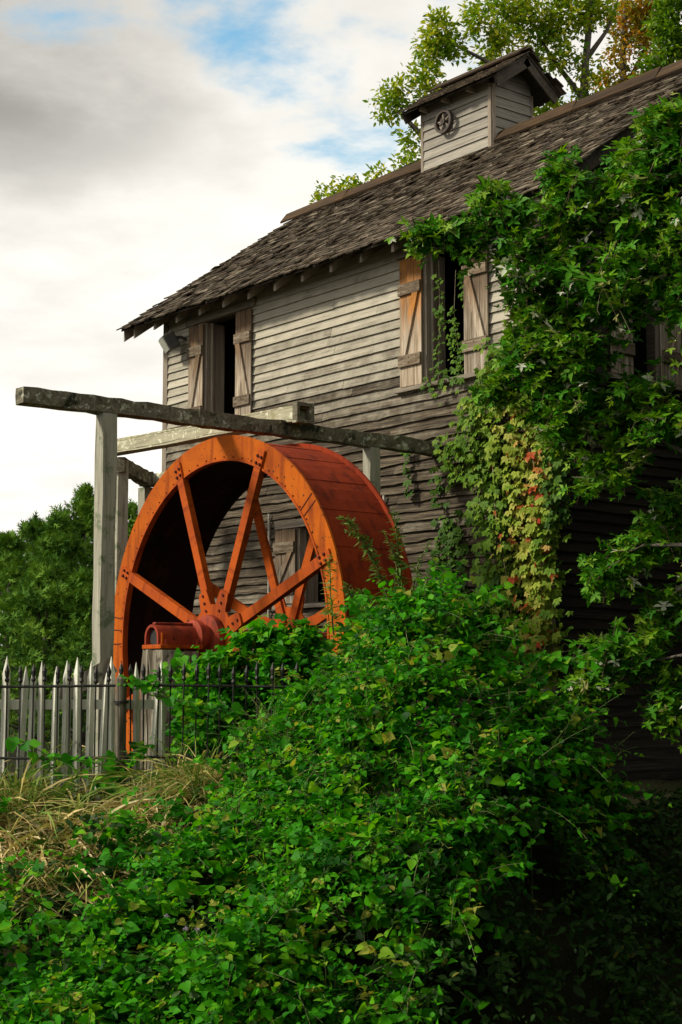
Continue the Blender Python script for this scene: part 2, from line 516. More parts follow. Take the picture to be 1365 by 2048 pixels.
mb = MB()
for a, b, c, d in wall_slab(0, LEN, ZB, 7.42, OPEN_F):
    mb.box(a, b, 0.0, 0.14, c, d)
wall = mb.build('wall', W_DARK, mill)
mb = MB()
for a, b, c, d in wall_slab(0.14, DEEP, ZB, 7.42, OPEN_G):
    mb.box(LEN - 0.14, LEN, a, b, c, d)
mb.add([(LEN - .14, 0, 7.42), (LEN - .14, DEEP, 7.42), (LEN - .14, RIDGE_Y, 9.45), (LEN, 0, 7.42), (LEN, DEEP, 7.42), (LEN, RIDGE_Y, 9.45)],
       [(0, 1, 2), (5, 4, 3), (0, 2, 5, 3), (1, 4, 5, 2)])
gwall = mb.build('wall', W_DARK, mill)
mb = MB()
mb.box(0, 0.14, 0.14, DEEP, ZB, 7.42)
mb.add([(0, 0, 7.42), (0, DEEP, 7.42), (0, RIDGE_Y, 9.45), (.14, 0, 7.42), (.14, DEEP, 7.42), (.14, RIDGE_Y, 9.45)],
       [(0, 1, 2), (5, 4, 3), (0, 2, 5, 3), (1, 4, 5, 2)])
mb.build('wall', W_DARK, mill)
MB().box(0.14, LEN - .14, DEEP - .14, DEEP, ZB, 7.42).build('wall', W_DARK, mill)
mb = MB()
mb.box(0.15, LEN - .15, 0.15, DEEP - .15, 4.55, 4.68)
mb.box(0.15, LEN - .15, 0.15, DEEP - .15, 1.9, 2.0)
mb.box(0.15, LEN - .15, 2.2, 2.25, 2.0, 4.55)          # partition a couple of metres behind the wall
mb.build('floor', M_BLACK, mill)
MB().box(0.15, LEN - .15, 2.2, 2.25, 4.68, 8.5).build('partition', M_BLACK, mill)

EXPO = 0.128


def clap(x0, x1, rowz, rough, rot=None, mat=W_CLAP, parent=None, weather=0.0, origin=(0, 0, 0), step=0.024, top=0.15, slope=None):
    """one lapped board, local X along its length, face towards local -Y"""
    n = max(1, int((x1 - x0) / 0.22)) if rough > 0.15 else 1
    mb = MB()
    for i in range(n + 1):
        x = (x1 - x0) * i / n
        jz = rnd.gauss(0, 0.0085 * rough) if 0 < i < n else rnd.gauss(0, .003)
        jy = rnd.gauss(0, 0.006 * rough)
        mb.v += [(x, -step - 0.012 - abs(jy), jz), (x, -0.014, jz + .002), (x, -0.002, top), (x, -0.013, top)]
    for i in range(n):
        a, b = i * 4, i * 4 + 4
        for k in range(4):
            k2 = (k + 1) % 4
            mb.f.append((a + k, a + k2, b + k2, b + k))
    mb.f.append((3, 2, 1, 0))
    mb.f.append((n * 4, n * 4 + 1, n * 4 + 2, n * 4 + 3))
    o = mb.build('clapboard', mat, parent)
    if rot is None:
        o.location = (x0, 0, rowz)
    else:
        o.rotation_euler = (0, 0, rot)
        o.location = (origin[0], origin[1] + x0, rowz)
    o.rotation_euler.y = rnd.gauss(0, 0.0012 * (1 + 2 * rough)) * (2.0 / max(1.5, x1 - x0))
    o['weather'] = weather
    return o


# front clapboards, split at trims, shutters stand over them
TRIM_F = [(1.04, 2.06, 5.36, 7.27), (6.02, 6.96, 5.34, 7.27), (3.40, 4.33, 2.66, 3.9)]
row = 0
z = 0.5
while z < 7.36:
    spans = [(0.085, LEN - 0.085)]
    for a, b, c, d in TRIM_F:
        if z + .10 > c and z + 0.03 < d:
            ns = []
            for s0, s1 in spans:
                if s0 < a < s1:
                    ns += [(s0, a), (b, s1)]
                else:
                    ns.append((s0, s1))
            spans = ns
    hgt = (z - 0.5) / 6.9
    wth = float(np.clip(1.05 - .90 * sstep(3.9, 6.9, z) + rnd.gauss(0, .10), 0, 1))
    rgh = 1.0 if z < 5.1 else 0.6 if z < 5.6 else 0.3 if z < 6.1 else 0.12
    for s0, s1 in spans:
        cuts = [s0]
        x = s0 + rnd.uniform(0.9, 4.2)
        while x < s1 - 0.6:
            cuts.append(x)
            x += rnd.uniform(2.2, 4.6)
        cuts.append(s1)
        for a, b in zip(cuts, cuts[1:]):
            clap(a + .002, b - .002, z, rgh, parent=wall, weather=min(1, max(0, wth + rnd.gauss(0, .10))), step=0.033 + 0.016 * rgh * rnd.random())
    row += 1
    z += EXPO
# gable-end boards facing +X
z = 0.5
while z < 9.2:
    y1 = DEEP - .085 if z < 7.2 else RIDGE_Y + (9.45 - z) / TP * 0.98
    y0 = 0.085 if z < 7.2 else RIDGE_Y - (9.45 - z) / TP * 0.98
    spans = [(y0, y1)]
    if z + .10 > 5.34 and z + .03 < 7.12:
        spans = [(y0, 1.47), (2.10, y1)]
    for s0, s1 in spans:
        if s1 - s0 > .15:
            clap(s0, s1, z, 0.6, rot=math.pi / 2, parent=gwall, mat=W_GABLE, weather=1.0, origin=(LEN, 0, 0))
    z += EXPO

# corner boards, window trims
MB().box(-.02, .08, -.048, 0.0, 0.45, 7.40).build('corner_board', W_TRIM, mill)
MB().box(-.045, -.021, -.048, .10, 0.45, 7.40).build('corner_board', W_TRIM, mill)
MB().box(LEN - .08, LEN + .02, -.048, 0.0, 0.45, 7.40).build('corner_board', W_TRIM, mill)
MB().box(LEN + .021, LEN + .048, -.048, .08, 0.45, 7.40).build('corner_board', W_TRIM, mill)


def window(x0, x1, z0, z1, header, sill, hx0, hx1):
    f = MB().box(x0 - .085, x0, -.040, 0.0, z0 - .06, z1 + .02).box(x1, x1 + .085, -.040, 0, z0 - .06, z1 + .02).build('window_frame', W_TRIM, mill)
    MB().box(x0, x0 + .035, -.030, 0.30, z0 + .001, z1).build('jamb', W_TRIM, f)
    MB().box(x1 - .035, x1, -.030, 0.30, z0 + .001, z1).build('jamb', W_TRIM, f)
    MB().box(x0 + .036, x0 + .075, 0.05, 0.075, z0 + .02, z1).build('stop', W_TRIM, f)
    MB().box(hx0, hx1, -.075, -.001, header, header + .115).build('header', W_TRIMX, f, bevel=.004)
    MB().box(hx0 if sill < 5 else x0 - .5, x1 + .48, -.115, 0.10, sill, sill + .055).build('sill', W_TRIMX, f, bevel=.005)
    return f


window(*OPEN_F[0], 7.155, 5.375, .62, 2.46)
window(*OPEN_F[1], 7.155, 5.375, 5.60, 7.38)
window(*OPEN_F[2], 3.81, 2.68, 2.98, 4.40)


def shutter(x0, z0, z1, wdt, flip, tilt=0.0, base_y=-0.072, parent=mill, label=None, pm=None):
    pm = pm or W_SHUT
    """ledged and braced board shutter folded back flat on the wall"""
    h = z1 - z0
    s_ = link('shutter', None, parent, (x0, base_y, z0))
    s_.rotation_euler = (0, 0, tilt)
    if label:
        s_['label'] = label
    n = 3
    pw = wdt / n
    for i in range(n):
        dz = rnd.uniform(-.008, .008)
        MB().box(0, pw - .006, -.011, .011, dz, h + dz).build('plank', pm, s_, (i * pw + .003, rnd.uniform(-.002, .002), 0), bevel=.002)
    for zz in (0.20 * h, 0.76 * h):
        MB().box(0, wdt, -.016, .016, -.075, .075).build('batten', W_SHUTX, s_, (0, -.029, zz), bevel=.004)
    # diagonal brace between the two battens
    za, zb = 0.20 * h + .076, 0.76 * h - .076
    xa, xb = (0.03, wdt - .15) if not flip else (wdt - .15, 0.03)
    mb = MB()
    mb.hexa([(xa, -.014, za), (xa + .11, -.014, za), (xa + .11, .014, za), (xa, .014, za),
             (xb, -.014, zb), (xb + .11, -.014, zb), (xb + .11, .014, zb), (xb, .014, zb)])
    mb.build('brace', pm, s_, (0, -.027, 0))
    mb = MB()
    for zz in (0.20 * h, 0.76 * h):
        for i in range(n):
            for q in (-.035, .035):
                mb.box((i + .5) * pw - .006, (i + .5) * pw + .006, -.050, -.045, zz + q - .006, zz + q + .006)
    mb.build('nail_heads', M_RUSTIRON, s_)['kind'] = 'stuff'
    return s_


shutter(0.735, 5.44, 7.12, .395, False)
shutter(1.99, 5.44, 7.12, .40, True)
shutter(5.685, 5.44, 7.12, .425, False, label='shutter with a bright orange unweathered top', pm=W_SHUTO)
shutter(6.885, 5.44, 7.12, .425, True)
shutter(3.00, 2.75, 3.79, .47, False)
for y0, flip in ((1.10, False), (2.04, True)):
    s_ = shutter(0, 5.40, 7.05, .40, flip)
    s_.rotation_euler = (0, 0, math.pi / 2)
    s_.location = (LEN + .072, y0, 5.40)
f = MB().box(LEN, LEN + .04, 1.47, 1.55, 5.34, 7.10).box(LEN, LEN + .04, 2.02, 2.10, 5.34, 7.10).build('window_frame', W_TRIM, mill)
MB().box(LEN, LEN + .08, 1.0, 2.55, 7.11, 7.22).build('header', W_TRIMX, f)
MB().box(LEN - .1, LEN + .11, 1.0, 2.55, 5.33, 5.385).build('sill', W_TRIMX, f)

# eave: rafter tails, plate, soffit boards
for i in range(14):
    x = 0.25 + i * 0.63
    mb = MB()
    c = math.cos(math.atan(TP))
    mb.hexa([(-.028, -.40, 7.135), (.028, -.40, 7.135), (.028, .30, 7.135 + .70 * TP), (-.028, .30, 7.135 + .70 * TP),
             (-.028, -.40, 7.26), (.028, -.40, 7.26), (.028, .30, 7.26 + .70 * TP), (-.028, .30, 7.26 + .70 * TP)])
    mb.build('rafter_tail', W_TRIM, mill, (x, 0, 0))
XR0, XR1 = -0.58, 8.64
mb = MB()
dz = 0.10
mb.hexa([(XR0, EAVE_Y, EAVE_Z - .005), (XR1, EAVE_Y, EAVE_Z - .005), (XR1, RIDGE_Y, RIDGE_Z - .005), (XR0, RIDGE_Y, RIDGE_Z - .005),
         (XR0, EAVE_Y, EAVE_Z + .03), (XR1, EAVE_Y, EAVE_Z + .03), (XR1, RIDGE_Y, RIDGE_Z + .03), (XR0, RIDGE_Y, RIDGE_Z + .03)])
BY = 2 * RIDGE_Y - EAVE_Y
mb.hexa([(XR0, BY, EAVE_Z - .005), (XR0, RIDGE_Y + .001, RIDGE_Z - .005), (XR1, RIDGE_Y + .001, RIDGE_Z - .005), (XR1, BY, EAVE_Z - .005),
         (XR0, BY, EAVE_Z + .03), (XR0, RIDGE_Y + .001, RIDGE_Z + .03), (XR1, RIDGE_Y + .001, RIDGE_Z + .03), (XR1, BY, EAVE_Z + .03)])
roof = mb.build('roof', W_DARK, mill)
# barge boards and lookouts at both verges
for x, bmat in ((XR0 + .03, W_TRIMX), (XR0 + .33, W_TRIMX), (XR1 - .06, W_DARK)):
    for sgn in (1, -1):
        def yy(y):
            return y if sgn == 1 else 2 * RIDGE_Y - y
        q = [(x, yy(EAVE_Y + .03), EAVE_Z - .17), (x + .03, yy(EAVE_Y + .03), EAVE_Z - .17), (x + .03, yy(RIDGE_Y - .002), RIDGE_Z - .19), (x, yy(RIDGE_Y - .002), RIDGE_Z - .19),
             (x, yy(EAVE_Y + .03), EAVE_Z + .012), (x + .03, yy(EAVE_Y + .03), EAVE_Z + .012), (x + .03, yy(RIDGE_Y - .002), RIDGE_Z - .012), (x, yy(RIDGE_Y - .002), RIDGE_Z - .012)]
        if sgn == -1:
            q = [q[1], q[0], q[3], q[2], q[5], q[4], q[7], q[6]]
        MB().hexa(q).build('barge_board', bmat, mill)

# shingles: courses laid from the eave up
SL = math.hypot(RIDGE_Y - EAVE_Y, RIDGE_Z - EAVE_Z)
ang = math.atan(TP)
sh_list = []
rows = 31
for r in range(rows):
    s0 = -0.05 + r * (SL + .02) / rows
    x = XR0 - .03 + rnd.uniform(0, .06)
    while x < XR1 + .02:
        wd = rnd.uniform(.085, .17)
        sh_list.append((x, wd, s0 + rnd.gauss(0, .012), rnd.uniform(.012, .026), rnd.gauss(0, .02), rnd.gauss(0, .012)))
        x += wd + rnd.uniform(.002, .010)
cosa, sina = math.cos(ang), math.sin(ang)


def slope_pt(x, s_, h):
    return (x, EAVE_Y + s_ * cosa - h * sina, EAVE_Z + s_ * sina + h * cosa)


def shingle_pts(sh):
    x, wd, s0, th, tl, tw = sh
    b = .038 + abs(tl) * .6
    L = .30
    return [slope_pt(x, s0, b), slope_pt(x + wd, s0 + tw, b + tl * .3), slope_pt(x + wd, s0 + L, .032), slope_pt(x, s0 + L, .032),
            slope_pt(x, s0, b + th), slope_pt(x + wd, s0 + tw, b + th + tl * .3), slope_pt(x + wd, s0 + L, .038), slope_pt(x, s0 + L, .038)]


order = sorted(range(len(sh_list)), key=lambda i: np.linalg.norm(np.array(slope_pt(sh_list[i][0], sh_list[i][2], 0)) - CAM_P))
near = set(i for i in order if sh_list[i][0] < 8.3)
near_l = [i for i in order if i in near and sh_list[i][0] < 6.8][:300]
near = set(near_l)
rest = MB()
for i, sh in enumerate(sh_list):
    if i in near:
        p = shingle_pts(sh)
        c = p[0]
        MB().hexa([(a[0] - c[0], a[1] - c[1], a[2] - c[2]) for a in p]).build('shingle', W_SHING, roof, c)
    else:
        rest.hexa(shingle_pts(sh))


def vary_attr(me, per, name='tone'):
    n = len(me.vertices)
    a = me.attributes.new(name, 'FLOAT', 'POINT')
    vals = np.repeat(rg.random(n // per + 1), per)[:n].astype(np.float32)
    a.data.foreach_set('value', vals)


# joined shingles carry their own tone so they vary like the single ones
m_, t_ = new_mat('roof_shingle_field')
tn = t_.n('ShaderNodeAttribute', attribute_type='GEOMETRY', attribute_name='tone').outputs['Fac']
tc_ = t_.n('ShaderNodeTexCoord').outputs['Object']
gc_ = t_.n('ShaderNodeVectorMath', {0: t_.n('ShaderNodeVectorMath', {0: tc_, 1: (22, 1.6, 2.0)}, operation='MULTIPLY').outputs[0],
                                    1: t_.n('ShaderNodeCombineXYZ', {0: t_.math('MULTIPLY', tn, 50.0), 1: tn, 2: tn}).outputs[0]}, operation='ADD').outputs[0]
g_ = t_.noise(gc_, 1.0, 5, 0.65)
bl_ = t_.noise(tc_, 1.1, 5, 0.65)
c_ = t_.ramp(g_, [(0.30, (0.022, 0.016, 0.010)), (0.5, (0.072, 0.054, 0.036)), (0.72, (0.20, 0.160, 0.110))])
c_ = t_.mix(t_.smooth(tn, 0.80, 0.95), c_, (0.15, 0.125, 0.092))
v_ = t_.math('ADD', 0.45, t_.math('MULTIPLY', tn, 0.95))
c_ = t_.mix(1.0, c_, t_.n('ShaderNodeCombineColor', {0: v_, 1: v_, 2: v_}).outputs[0], 'MULTIPLY')
c_ = t_.mix(t_.math('MULTIPLY', t_.smooth(bl_, 0.52, 0.68), 0.6), c_, (0.040, 0.033, 0.022))
finish(t_, c_, 0.9, g_, 0.6, 0.008, 0.15)
M_FIELD = m_
o = rest.build('shingle_field', M_FIELD, roof)
o['kind'] = 'stuff'
vary_attr(o.data, 8)
# ridge boards, in lengths either side of the cupola
for a, b in ((XR0 - .06, 1.1), (1.1, 3.09), (4.64, 6.2), (6.2, 7.7), (7.7, XR1 + .05)):
    a2, b2 = a + .004, b - .004
    h0 = .085 + rnd.uniform(-.006, .006)
    q = [slope_pt(a2, SL - .15, h0), slope_pt(b2, SL - .15, h0), slope_pt(b2, SL + .07, h0 + .06), slope_pt(a2, SL + .07, h0 + .06)]
    q += [slope_pt(a2, SL - .15, h0 + .03), slope_pt(b2, SL - .15, h0 + .03), slope_pt(b2, SL + .07, h0 + .115), slope_pt(a2, SL + .07, h0 + .09)]
    MB().hexa(q).build('ridge_board', W_RIDGE, mill)
    q2 = [(x_, 2 * RIDGE_Y - y_ + .02, z_) for x_, y_, z_ in q]
    MB().hexa([q2[1], q2[0], q2[3], q2[2], q2[5], q2[4], q2[7], q2[6]]).build('ridge_board', W_RIDGE, mill)

# cupola
CX0, CX1, CY0, CY1 = 3.10, 4.63, 2.68, 3.55
CEZ, CRZ, CRY, CEY = 10.50, 10.98, 3.115, 2.44
CT = (CRZ - CEZ) / (CRY - CEY)
cup = link('cupola', None, mill, (CX0, CY0, 9.3))


def cl_(p):
    return (p[0] - CX0, p[1] - CY0, p[2] - 9.3)


mb = MB()
mb.box(0.02, CX1 - CX0 - .02, 0.02, CY1 - CY0, -.4, CEZ - 9.3 + .12)
mb.add([cl_(p) for p in [(CX1 - .02, CY0 + .02, CEZ + .1), (CX1 - .02, CY1, CEZ + .1), (CX1 - .02, CRY, CRZ - .03), (CX0 + .02, CY0 + .02, CEZ + .1), (CX0 + .02, CY1, CEZ + .1), (CX0 + .02, CRY, CRZ - .03)]],
       [(0, 1, 2), (5, 4, 3), (0, 2, 5, 3), (1, 4, 5, 2)])
mb.build('wall', W_DARK, cup)
z = 9.27
k = 0
while z < CEZ + .05:
    o = clap(0, CX1 - CX0 - .09, z, 0.18, parent=cup, mat=W_CUP, top=.19, step=.028)
    o.location = (.04, .018, z - 9.3)
    o2 = clap(0, CY1 - CY0 - .10, z, 0.18, rot=math.pi / 2, parent=cup, mat=W_CUP, top=.19, step=.028)
    o2.location = (CX1 - CX0 - .018, .06, z - 9.3)
    z += .158
while z < CRZ - .15:
    hw = (CRZ - .05 - z) / CT
    o2 = clap(0, 2 * hw - .05, z, 0.18, rot=math.pi / 2, parent=cup, mat=W_CUP, top=.17, step=.028)
    o2.location = (CX1 - CX0 - .018, CRY - CY0 - hw + .03, z - 9.3)
    z += .158
MB().box(-.012, .04, -.022, .05, -.06, CEZ - 9.3 + .05).build('corner_board', W_TRIM, cup)
MB().box(CX1 - CX0 - .055, CX1 - CX0 + .010, -.024, .0, -.02, CEZ - 9.3 + .05).build('corner_board', W_TRIM, cup)
MB().box(CX1 - CX0 - .0, CX1 - CX0 + .028, .002, .065, .03, CEZ - 9.3 + .05).build('corner_board', W_TRIM, cup)
MB().box(CX1 - CX0 - .0, CX1 - CX0 + .028, CY1 - CY0 - .045, CY1 - CY0, .1, CEZ - 9.3 + .05).build('corner_board', W_TRIM, cup)
# cupola roof
RX0, RX1 = 2.86, 4.98
mb = MB()
for sg in (1, -1):
    ye, yr = (CEY, CRY) if sg == 1 else (2 * CRY - CEY, CRY + .001)
    q = [(RX0, ye, CEZ), (RX1, ye, CEZ), (RX1, yr, CRZ), (RX0, yr, CRZ)]
    q = q + [(a, b, c + .035) for a, b, c in q]
    if sg == -1:
        q = [q[1], q[0], q[3], q[2], q[5], q[4], q[7], q[6]]
    mb.hexa([cl_(p) for p in q])
mb.build('roof', W_DARK, cup)
mb = MB()
csl = math.hypot(CRY - CEY, CRZ - CEZ)
ca, sa = (CRY - CEY) / csl, (CRZ - CEZ) / csl
for r in range(6):
    s0 = -.04 + r * .135
    x = RX0 - .03
    while x < RX1 - .02:
        wd = rnd.uniform(.09, .17)
        th = rnd.uniform(.018, .034)
        s1 = s0 + rnd.gauss(0, .012)
        for sg in (1, -1):
            def pt(x_, s_, h_):
                y_ = CEY + s_ * ca - h_ * sa
                return cl_((x_, y_ if sg == 1 else 2 * CRY - y_, CEZ + s_ * sa + h_ * ca))
            q = [pt(x, s1, .05), pt(x + wd, s1, .05), pt(x + wd, s1 + .2, .042), pt(x, s1 + .2, .042),
                 pt(x, s1, .05 + th), pt(x + wd, s1, .05 + th), pt(x + wd, s1 + .2, .05), pt(x, s1 + .2, .05)]
            if sg == -1:
                q = [q[1], q[0], q[3], q[2], q[5], q[4], q[7], q[6]]
                mb.hexa(q)
            else:
                MB().hexa([(a[0] - q[0][0], a[1] - q[0][1], a[2] - q[0][2]) for a in q]).build('shingle', W_SHING, cup, q[0])
        x += wd + .006
o = mb.build('shingle_field', M_FIELD, cup)
o['kind'] = 'stuff'
vary_attr(o.data, 8)
for sg in (1, -1):
    def pt(x_, s_, h_):
        y_ = CEY + s_ * ca - h_ * sa
        return cl_((x_, y_ if sg == 1 else 2 * CRY - y_ + .004, CEZ + s_ * sa + h_ * ca))
    q = [pt(RX0 + .16, csl - .2, .10), pt(RX1 + .02, csl - .2, .10), pt(RX1 + .02, csl + .06, .11), pt(RX0 + .16, csl + .06, .11)]
    q += [pt(RX0 + .16, csl - .2, .125), pt(RX1 + .02, csl - .2, .125), pt(RX1 + .02, csl + .06, .135), pt(RX0 + .16, csl + .06, .135)]
    if sg == -1:
        q = [q[1], q[0], q[3], q[2], q[5], q[4], q[7], q[6]]
    MB().hexa(q).build('ridge_board', W_RIDGE, cup)
    for x in (RX1 - .05, RX0 + .02):
        q = [pt(x, .0, -.15), pt(x + .03, .0, -.15), pt(x + .03, csl - .01, -.15), pt(x, csl - .01, -.15),
             pt(x, .0, -.002), pt(x + .03, .0, -.002), pt(x + .03, csl - .01, -.002), pt(x, csl - .01, -.002)]
        if sg == -1:
            q = [q[1], q[0], q[3], q[2], q[5], q[4], q[7], q[6]]
        MB().hexa(q).build('barge_board', W_DARK, cup)
for x in (3.25, 3.75, 4.3):
    MB().box(x - CX0 - .018, x - CX0 + .018, -.19, -.02, CEZ - 9.3 - .015, CEZ - 9.3 + .05).build('rafter_tail', W_TRIM, cup)

# small pulley wheel hung on the cupola
pul = empty('pulley_wheel', 'small rusty five-spoked pulley wheel hung on the cupola wall', 'pulley', (3.70, 2.585, 10.20))
MB().ring([(.145, -.035), (.185, -.035), (.185, .035), (.145, .035)], 28).build('rim', M_RUSTIRON, pul)
MB().ring([(.012, -.04), (.045, -.04), (.045, .05), (.012, .05)], 14).build('hub', M_RUSTIRON, pul)
for i in range(5):
    a = i * 2 * math.pi / 5 + .5
    MB().tube([(.04 * math.cos(a), 0, .04 * math.sin(a)), (.15 * math.cos(a), 0, .15 * math.sin(a))], [.017, .013], 6).build('spoke', W_TRIM, pul)

# floodlight under the eave at the corner
fl = empty('floodlight', 'old square floodlight fixed under the eave at the mill corner', 'lamp', (0.62, -.05, 6.92))
b_ = MB()
b_.box(-.16, .16, -.10, .09, -.13, .13)
o = b_.build('housing', M_LAMP, fl, (-.12, -.22, .0), bevel=.02)
o.rotation_euler = (rad(32), 0, rad(-20))
o3 = MB().box(-.14, .14, -.018, -.001, -.11, .11).build('lens', M_GLASS, o, (0, -.10, 0))
MB().tube([(0, 0, .05), (-.02, -.10, .08), (-.08, -.16, .06)], [.025, .025, .025], 8).build('bracket', M_LAMP, fl)
# vertical pipes on the wall
MB().tube([(2.85, -.075, 2.0), (2.85, -.075, 4.05)], [.018, .018], 8).build('pipe', M_PIPE, mill)
MB().tube([(5.36, -.075, 2.0), (5.36, -.075, 4.08)], [.02, .02], 8).build('pipe', M_PIPE, mill)

# dark lean-to beyond the far corner
lt = empty('lean_to', 'low dark plank lean-to beyond the far corner of the mill', 'shed', (-1.2, 1.0, 0))
MB().box(-1.0, 1.0, 0, 2.2, 0.2, 3.0).build('wall', M_BLACK, lt)
for i in range(9):
    x0 = -1.3 + i * .29
    q = [(x0, -.25, 2.55 + i * .0), (x0 + .28, -.25, 2.55), (x0 + .28, 2.4, 4.0), (x0, 2.4, 4.0)]
    q = q + [(a, b, c + .03) for a, b, c in q]
    MB().hexa(q).build('plank', W_DARK, lt)

# ------------------------------------------------------------------ water wheel
WX, WZ, YF, YR, R0, RI = 6.35, 2.15, -3.35, -2.42, 2.25, 1.98
ww = empty('water_wheel', 'big orange painted iron water wheel with eight flat spokes', 'water wheel', (WX, YF, WZ))
D = YR - YF
for y, nm in ((0.0, 'f'), (D, 'r')):
    prof = [(RI, y - .012), (R0, y - .012), (R0, y + .012), (RI, y + .012)]
    MB().ring(prof, 128).build('shroud', P_WHEEL if nm == 'f' else P_BUCKET, ww)
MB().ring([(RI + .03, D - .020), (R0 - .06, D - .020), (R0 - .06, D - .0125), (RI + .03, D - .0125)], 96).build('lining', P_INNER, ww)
# rolled angle along the inner edges
MB().ring([(RI - .012, -.022), (RI + .012, -.022), (RI + .012, .05), (RI - .012, .05)], 128).build('inner_flange', P_SPOKE, ww)
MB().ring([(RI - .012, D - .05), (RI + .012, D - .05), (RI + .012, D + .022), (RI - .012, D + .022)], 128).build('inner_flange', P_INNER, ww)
MB().ring([(RI + .013, .013), (RI + .022, .013), (RI + .022, D - .013), (RI + .013, D - .013)], 128).build('sole_drum', P_INNER, ww)
NB = 30
for k in range(NB):
    a0 = 2 * math.pi * k / NB
    a1 = 2 * math.pi * (k + 1.02) / NB
    ra, rb = R0 - .046, R0 - .0466
    mb = MB()
    pts = []
    for j in range(4):
        a = a0 + (a1 - a0) * j / 3
        r = ra + (rb - ra) * j / 3 - (.004 if j == 3 else 0)
        pts.append((r, a))
    for y in (.013, D - .013):
        for dr in (0, -.008):
            for r, a in pts:
                mb.v.append(((r + dr) * math.cos(a), y, (r + dr) * math.sin(a)))
    for j in range(3):
        mb.f += [(j, j + 1, 8 + j + 1, 8 + j), (4 + j + 1, 4 + j, 12 + j, 12 + j + 1)]
    mb.f += [(0, 8, 12, 4), (3, 7, 15, 11)]
    # the bucket's inner wall
    o_ = len(mb.v)
    a = a0
    mb.box(0, 1, 0, 1, 0, 1, Matrix(((math.cos(a) * .18, 0, -.006 * math.sin(a), (RI + .02) * math.cos(a)), (0, D - .028, 0, .014), (math.sin(a) * .18, 0, .006 * math.cos(a), (RI + .02) * math.sin(a)), (0, 0, 0, 1))))
    mb.build('bucket', P_BUCKET, ww)


def spoke_set(y, out, mat, flange_mat):
    for k in range(8):
        a = rad(21.8) + k * math.pi / 4
        sp = link('spoke', None, ww, (0, y, 0))
        sp.rotation_euler = (0, -a, 0)
        me_ = MB()
        w2 = .060
        me_.box(.20, 2.18, -.012, .012, -w2, w2)
        me_.build('web', mat, sp, (0, 0, 0), bevel=.003)
        e_ = MB().box(.34, 2.17, 0, .052 if out < 0 else .02, -w2, -w2 + .014)
        e_.build('edge_flange', mat, sp, (0, .0125, 0))
        rv = MB()
        for r, q in ((2.02, -.034), (2.02, .034), (2.10, -.034), (2.10, .034), (.33, 0.), (.42, 0.), (.51, .0)):
            rv.tube([(r, out * .010, q), (r, out * (.030 if r > 1 else .052), q)], [.021, .015], 8)
        rv.build('rivets', P_BOLT, sp)['kind'] = 'stuff'
    mb = MB()
    n = 128
    pr = []
    for i in range(n):
        t = 2 * math.pi * i / n
        c = math.cos(8 * (t - rad(21.8)))
        pr.append((.47 + .09 * max(-1, min(1, 2.2 * c)), t))
    for yy in (y + out * .0135 - .010, y + out * .0135 + .010):
        for r, t in pr:
            mb.v.append((r * math.cos(t), yy, r * math.sin(t)))
    for i in range(n):
        j = (i + 1) % n
        mb.f.append((i, j, n + j, n + i))
    mb.f.append(tuple(range(n)))
    mb.f.append(tuple(reversed(range(n, 2 * n))))
    mb.build('hub_plate', mat, ww, (0, out * .016, 0))


spoke_set(-.027, -1, P_SPOKE, P_WHEEL)
spoke_set(D + .027, 1, P_SPOKE, P_WHEEL)
MB().ring([(.001, -.06), (.235, -.06), (.26, -.09), (.26, -.15), (.225, -.18), (.16, -.19), (.16, -.24), (.20, -.26), (.20, -.33), (.15, -.35), (.001, -.35)], 40).build('hub_boss', P_BEAR, ww, smooth=False)
MB().ring([(.001, -.80), (.10, -.80), (.10, D + 1.2), (.001, D + 1.2)], 28).build('axle', P_BEAR, ww, smooth=False)
MB().ring([(.001, -.812), (.094, -.812), (.094, -.801), (.001, -.801)], 24).build('axle_end', M_IRON, ww)
for a_ in (38, 40.5, 172, 176, 180.5):
    a = rad(a_)
    MB().box(RI, R0 - .01, -.017, -.0125, -.006, .006).build('splice_seam', P_BOLT, ww).rotation_euler = (0, -a, 0)
# a row of bolt heads round both edges of the front shroud
rv = MB()
for k in range(72):
    a = 2 * math.pi * (k + .3) / 72
    r = RI + .03
    rv.tube([(r * math.cos(a), -.012, r * math.sin(a)), (r * math.cos(a), -.024, r * math.sin(a))], [.010, .007], 6)
rv.build('edge_rivets', P_RIVET, ww)['kind'] = 'stuff'

# bearing on its timber pedestal
br = empty('axle_bearing', 'red iron bearing housing carrying the wheel axle on a timber pedestal', 'bearing', (WX, -3.90, 2.03))
mb = MB()
sec = []
n = 14
BC = .125
for i in range(n + 1):
    t = math.pi * i / n
    sec.append((.135 * math.cos(t), BC + .135 * math.sin(t)))
sec += [(-.135, .05), (-.108, .05), (-.108, BC)]
for i in range(n + 1):
    t = math.pi * (1 - i / n)
    sec.append((.105 * math.cos(t), BC + .105 * math.sin(t)))
sec += [(.108, BC), (.108, .05), (.135, .05)]
m = len(sec)
for y in (-.30, .26):
    for x, z in sec:
        mb.v.append((x, y, z))
for i in range(m):
    j = (i + 1) % m
    mb.f.append((i, j, m + j, m + i))
mb.f.append(tuple(reversed(range(m))))
mb.f.append(tuple(m + i for i in range(m)))
mb.build('housing', P_BEAR, br)
MB().box(-.19, .19, -.30, .24, .0, .045).build('base_plate', P_SPOKE, br, bevel=.006)
MB().box(-.035, .035, -.27, .22, .255, .285).build('grease_cap', P_BEAR, br, bevel=.012)
for sx in (-1, 1):
    for y in (-.22, .18):
        MB().tube([(sx * .16, y, .045), (sx * .16, y, .10)], [.024, .02], 6).build('bolt', P_BEAR, br)
MB().tube([(.15, -.26, .045), (.15, -.26, .17)], [.018, .018], 6).build('rod', P_SPOKE, br)
